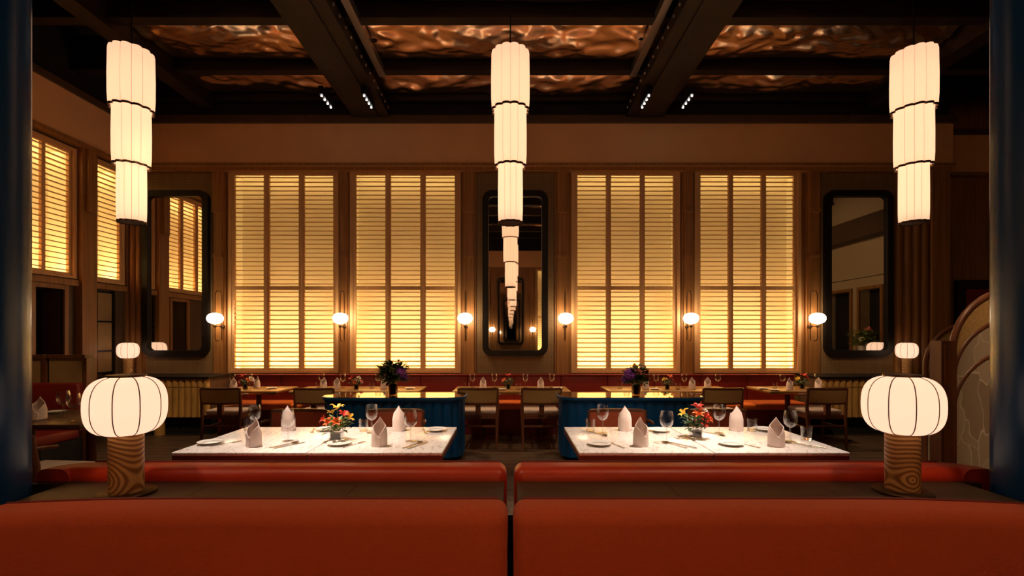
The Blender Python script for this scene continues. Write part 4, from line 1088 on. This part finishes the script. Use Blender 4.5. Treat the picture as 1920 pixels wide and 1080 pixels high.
pc = thing('framed_picture', 'red picture in a black frame on the recessed wall at right', 'picture', (X(1850, 7.98), YB2 - .03, 1.95))
MB().ring([(-.48, -.43), (.48, -.43), (.48, .43), (-.48, .43)], [(-.33, -.28), (.33, -.28), (.33, .28), (-.33, .28)], -.03, .03).build('frame', 'black_frame', pc)
MB().box(-.34, .34, .0, .02, -.29, .29).build('canvas', 'picture_red', pc)
st = thing('pedestal_stand', 'tall round wooden stand for the pink bouquet reflected in the right mirror', 'stand', (7.0, 5.66, 0))
MB().lathe([(.22, 1.03), (.22, 1.06)], 28, capb=True, capt=True).build('top', 'chair_wood', st, 40)
MB().lathe([(.16, 0), (.16, .02), (.05, .05), (.045, 1.03)], 20, capb=True).build('pillar', 'chair_wood', st, 40)
bouquet('bouquet with a pink rose in a white vase reflected in the right mirror', (7.0, 5.66, 1.061), (.09, .20, 'porcelain', False), (260, .22, .20, .48, .11, 'leaf_pale', 44),
        [('rose', 'petal_pink', .085, .02, .12, .50), ('rose', 'petal_white', .05, -.12, .13, .33), ('rose', 'petal_white', .05, .12, .12, .28), ('rose', Yw, .045, -.16, .05, .44), ('rose', 'petal_white', .06, -.02, .16, .22)], None)

# ------------------------------------------------------------------ left side: booth and glazed screen
bt = thing('booth_bench', 'booth bench with tan upper panels and red back, left behind the column', 'booth', (0, 0, 0))
by = 5.30
for a, b in ((-6.0, X(86, by)), (X(97, by), X(163, by))):
    MB().box(a, b, by - .03, by + .05, .93, 1.20).build('upper_panel', 'booth_tan', bt)
    MB().box(a - .02, b + .02, by - .05, by + .06, 1.20, 1.235).build('top_rail', 'chair_wood', bt)
    MB().box(b, b + .04, by - .05, by + .06, .0, 1.20).build('side_rail', 'chair_wood', bt)
MB().box(X(86, by) + .04, X(97, by), by - .02, by + .04, .0, 1.20).build('divider', 'black_frame', bt)
rbox('backrest', 'wine_leather', -6.0, X(163, by), by - .12, by + .05, .44, .93, .02, bt, 3)
rbox('seat', 'wine_leather', -6.0, X(163, by), by - .58, by - .08, .33, .44, .025, bt, 3)
MB().box(-6.0, X(163, by), by - .52, by - .02, 0, .33).build('base', 'void_black', bt)
gs = thing('glazed_panel', 'dark framed glass panel of three panes on the left wall near the corner', 'glass panel', (XL, 7.19, 0))
mb = MB()
zs = [.9, 1.22, 1.66, 2.10]
for a in (-.17, .14): mb.box(.002, .05, a, a + .03, .87, 2.13)
for z_ in zs: mb.box(.002, .05, -.14, .14, z_ - .012, z_ + .012)
mb.build('frame', 'black_frame', gs)
for k in range(3): MB().box(.015, .022, -.14, .14, zs[k] + .012, zs[k + 1] - .012).build('pane', 'booth_tan', gs)

# small uplights on the inner side of the beams wash the foil
for bi, xx in ((0, -1.72), (1, 1.64)):
    t = thing('uplight', ['small uplight on the cable tray of the left beam', 'small uplight on the cable tray of the right beam'][bi], 'uplight', (xx, 6.05, 5.165))
    MB().lathe([(.04, 0), (.04, .07), (.036, .07), (.034, .006)], 16, capb=True).build('cup', 'black_frame', t, 40)
    l = bpy.data.lights.new('uplight_lamp', 'POINT'); l.energy = L_UP; l.color = (1, .82, .6); l.shadow_soft_size = .006
    o = bpy.data.objects.new('uplight_lamp', l); COL.objects.link(o); o.parent = t; o.location = (0, 0, .03)
bpy.data.objects.remove(nb); bpy.data.objects.remove(nh)
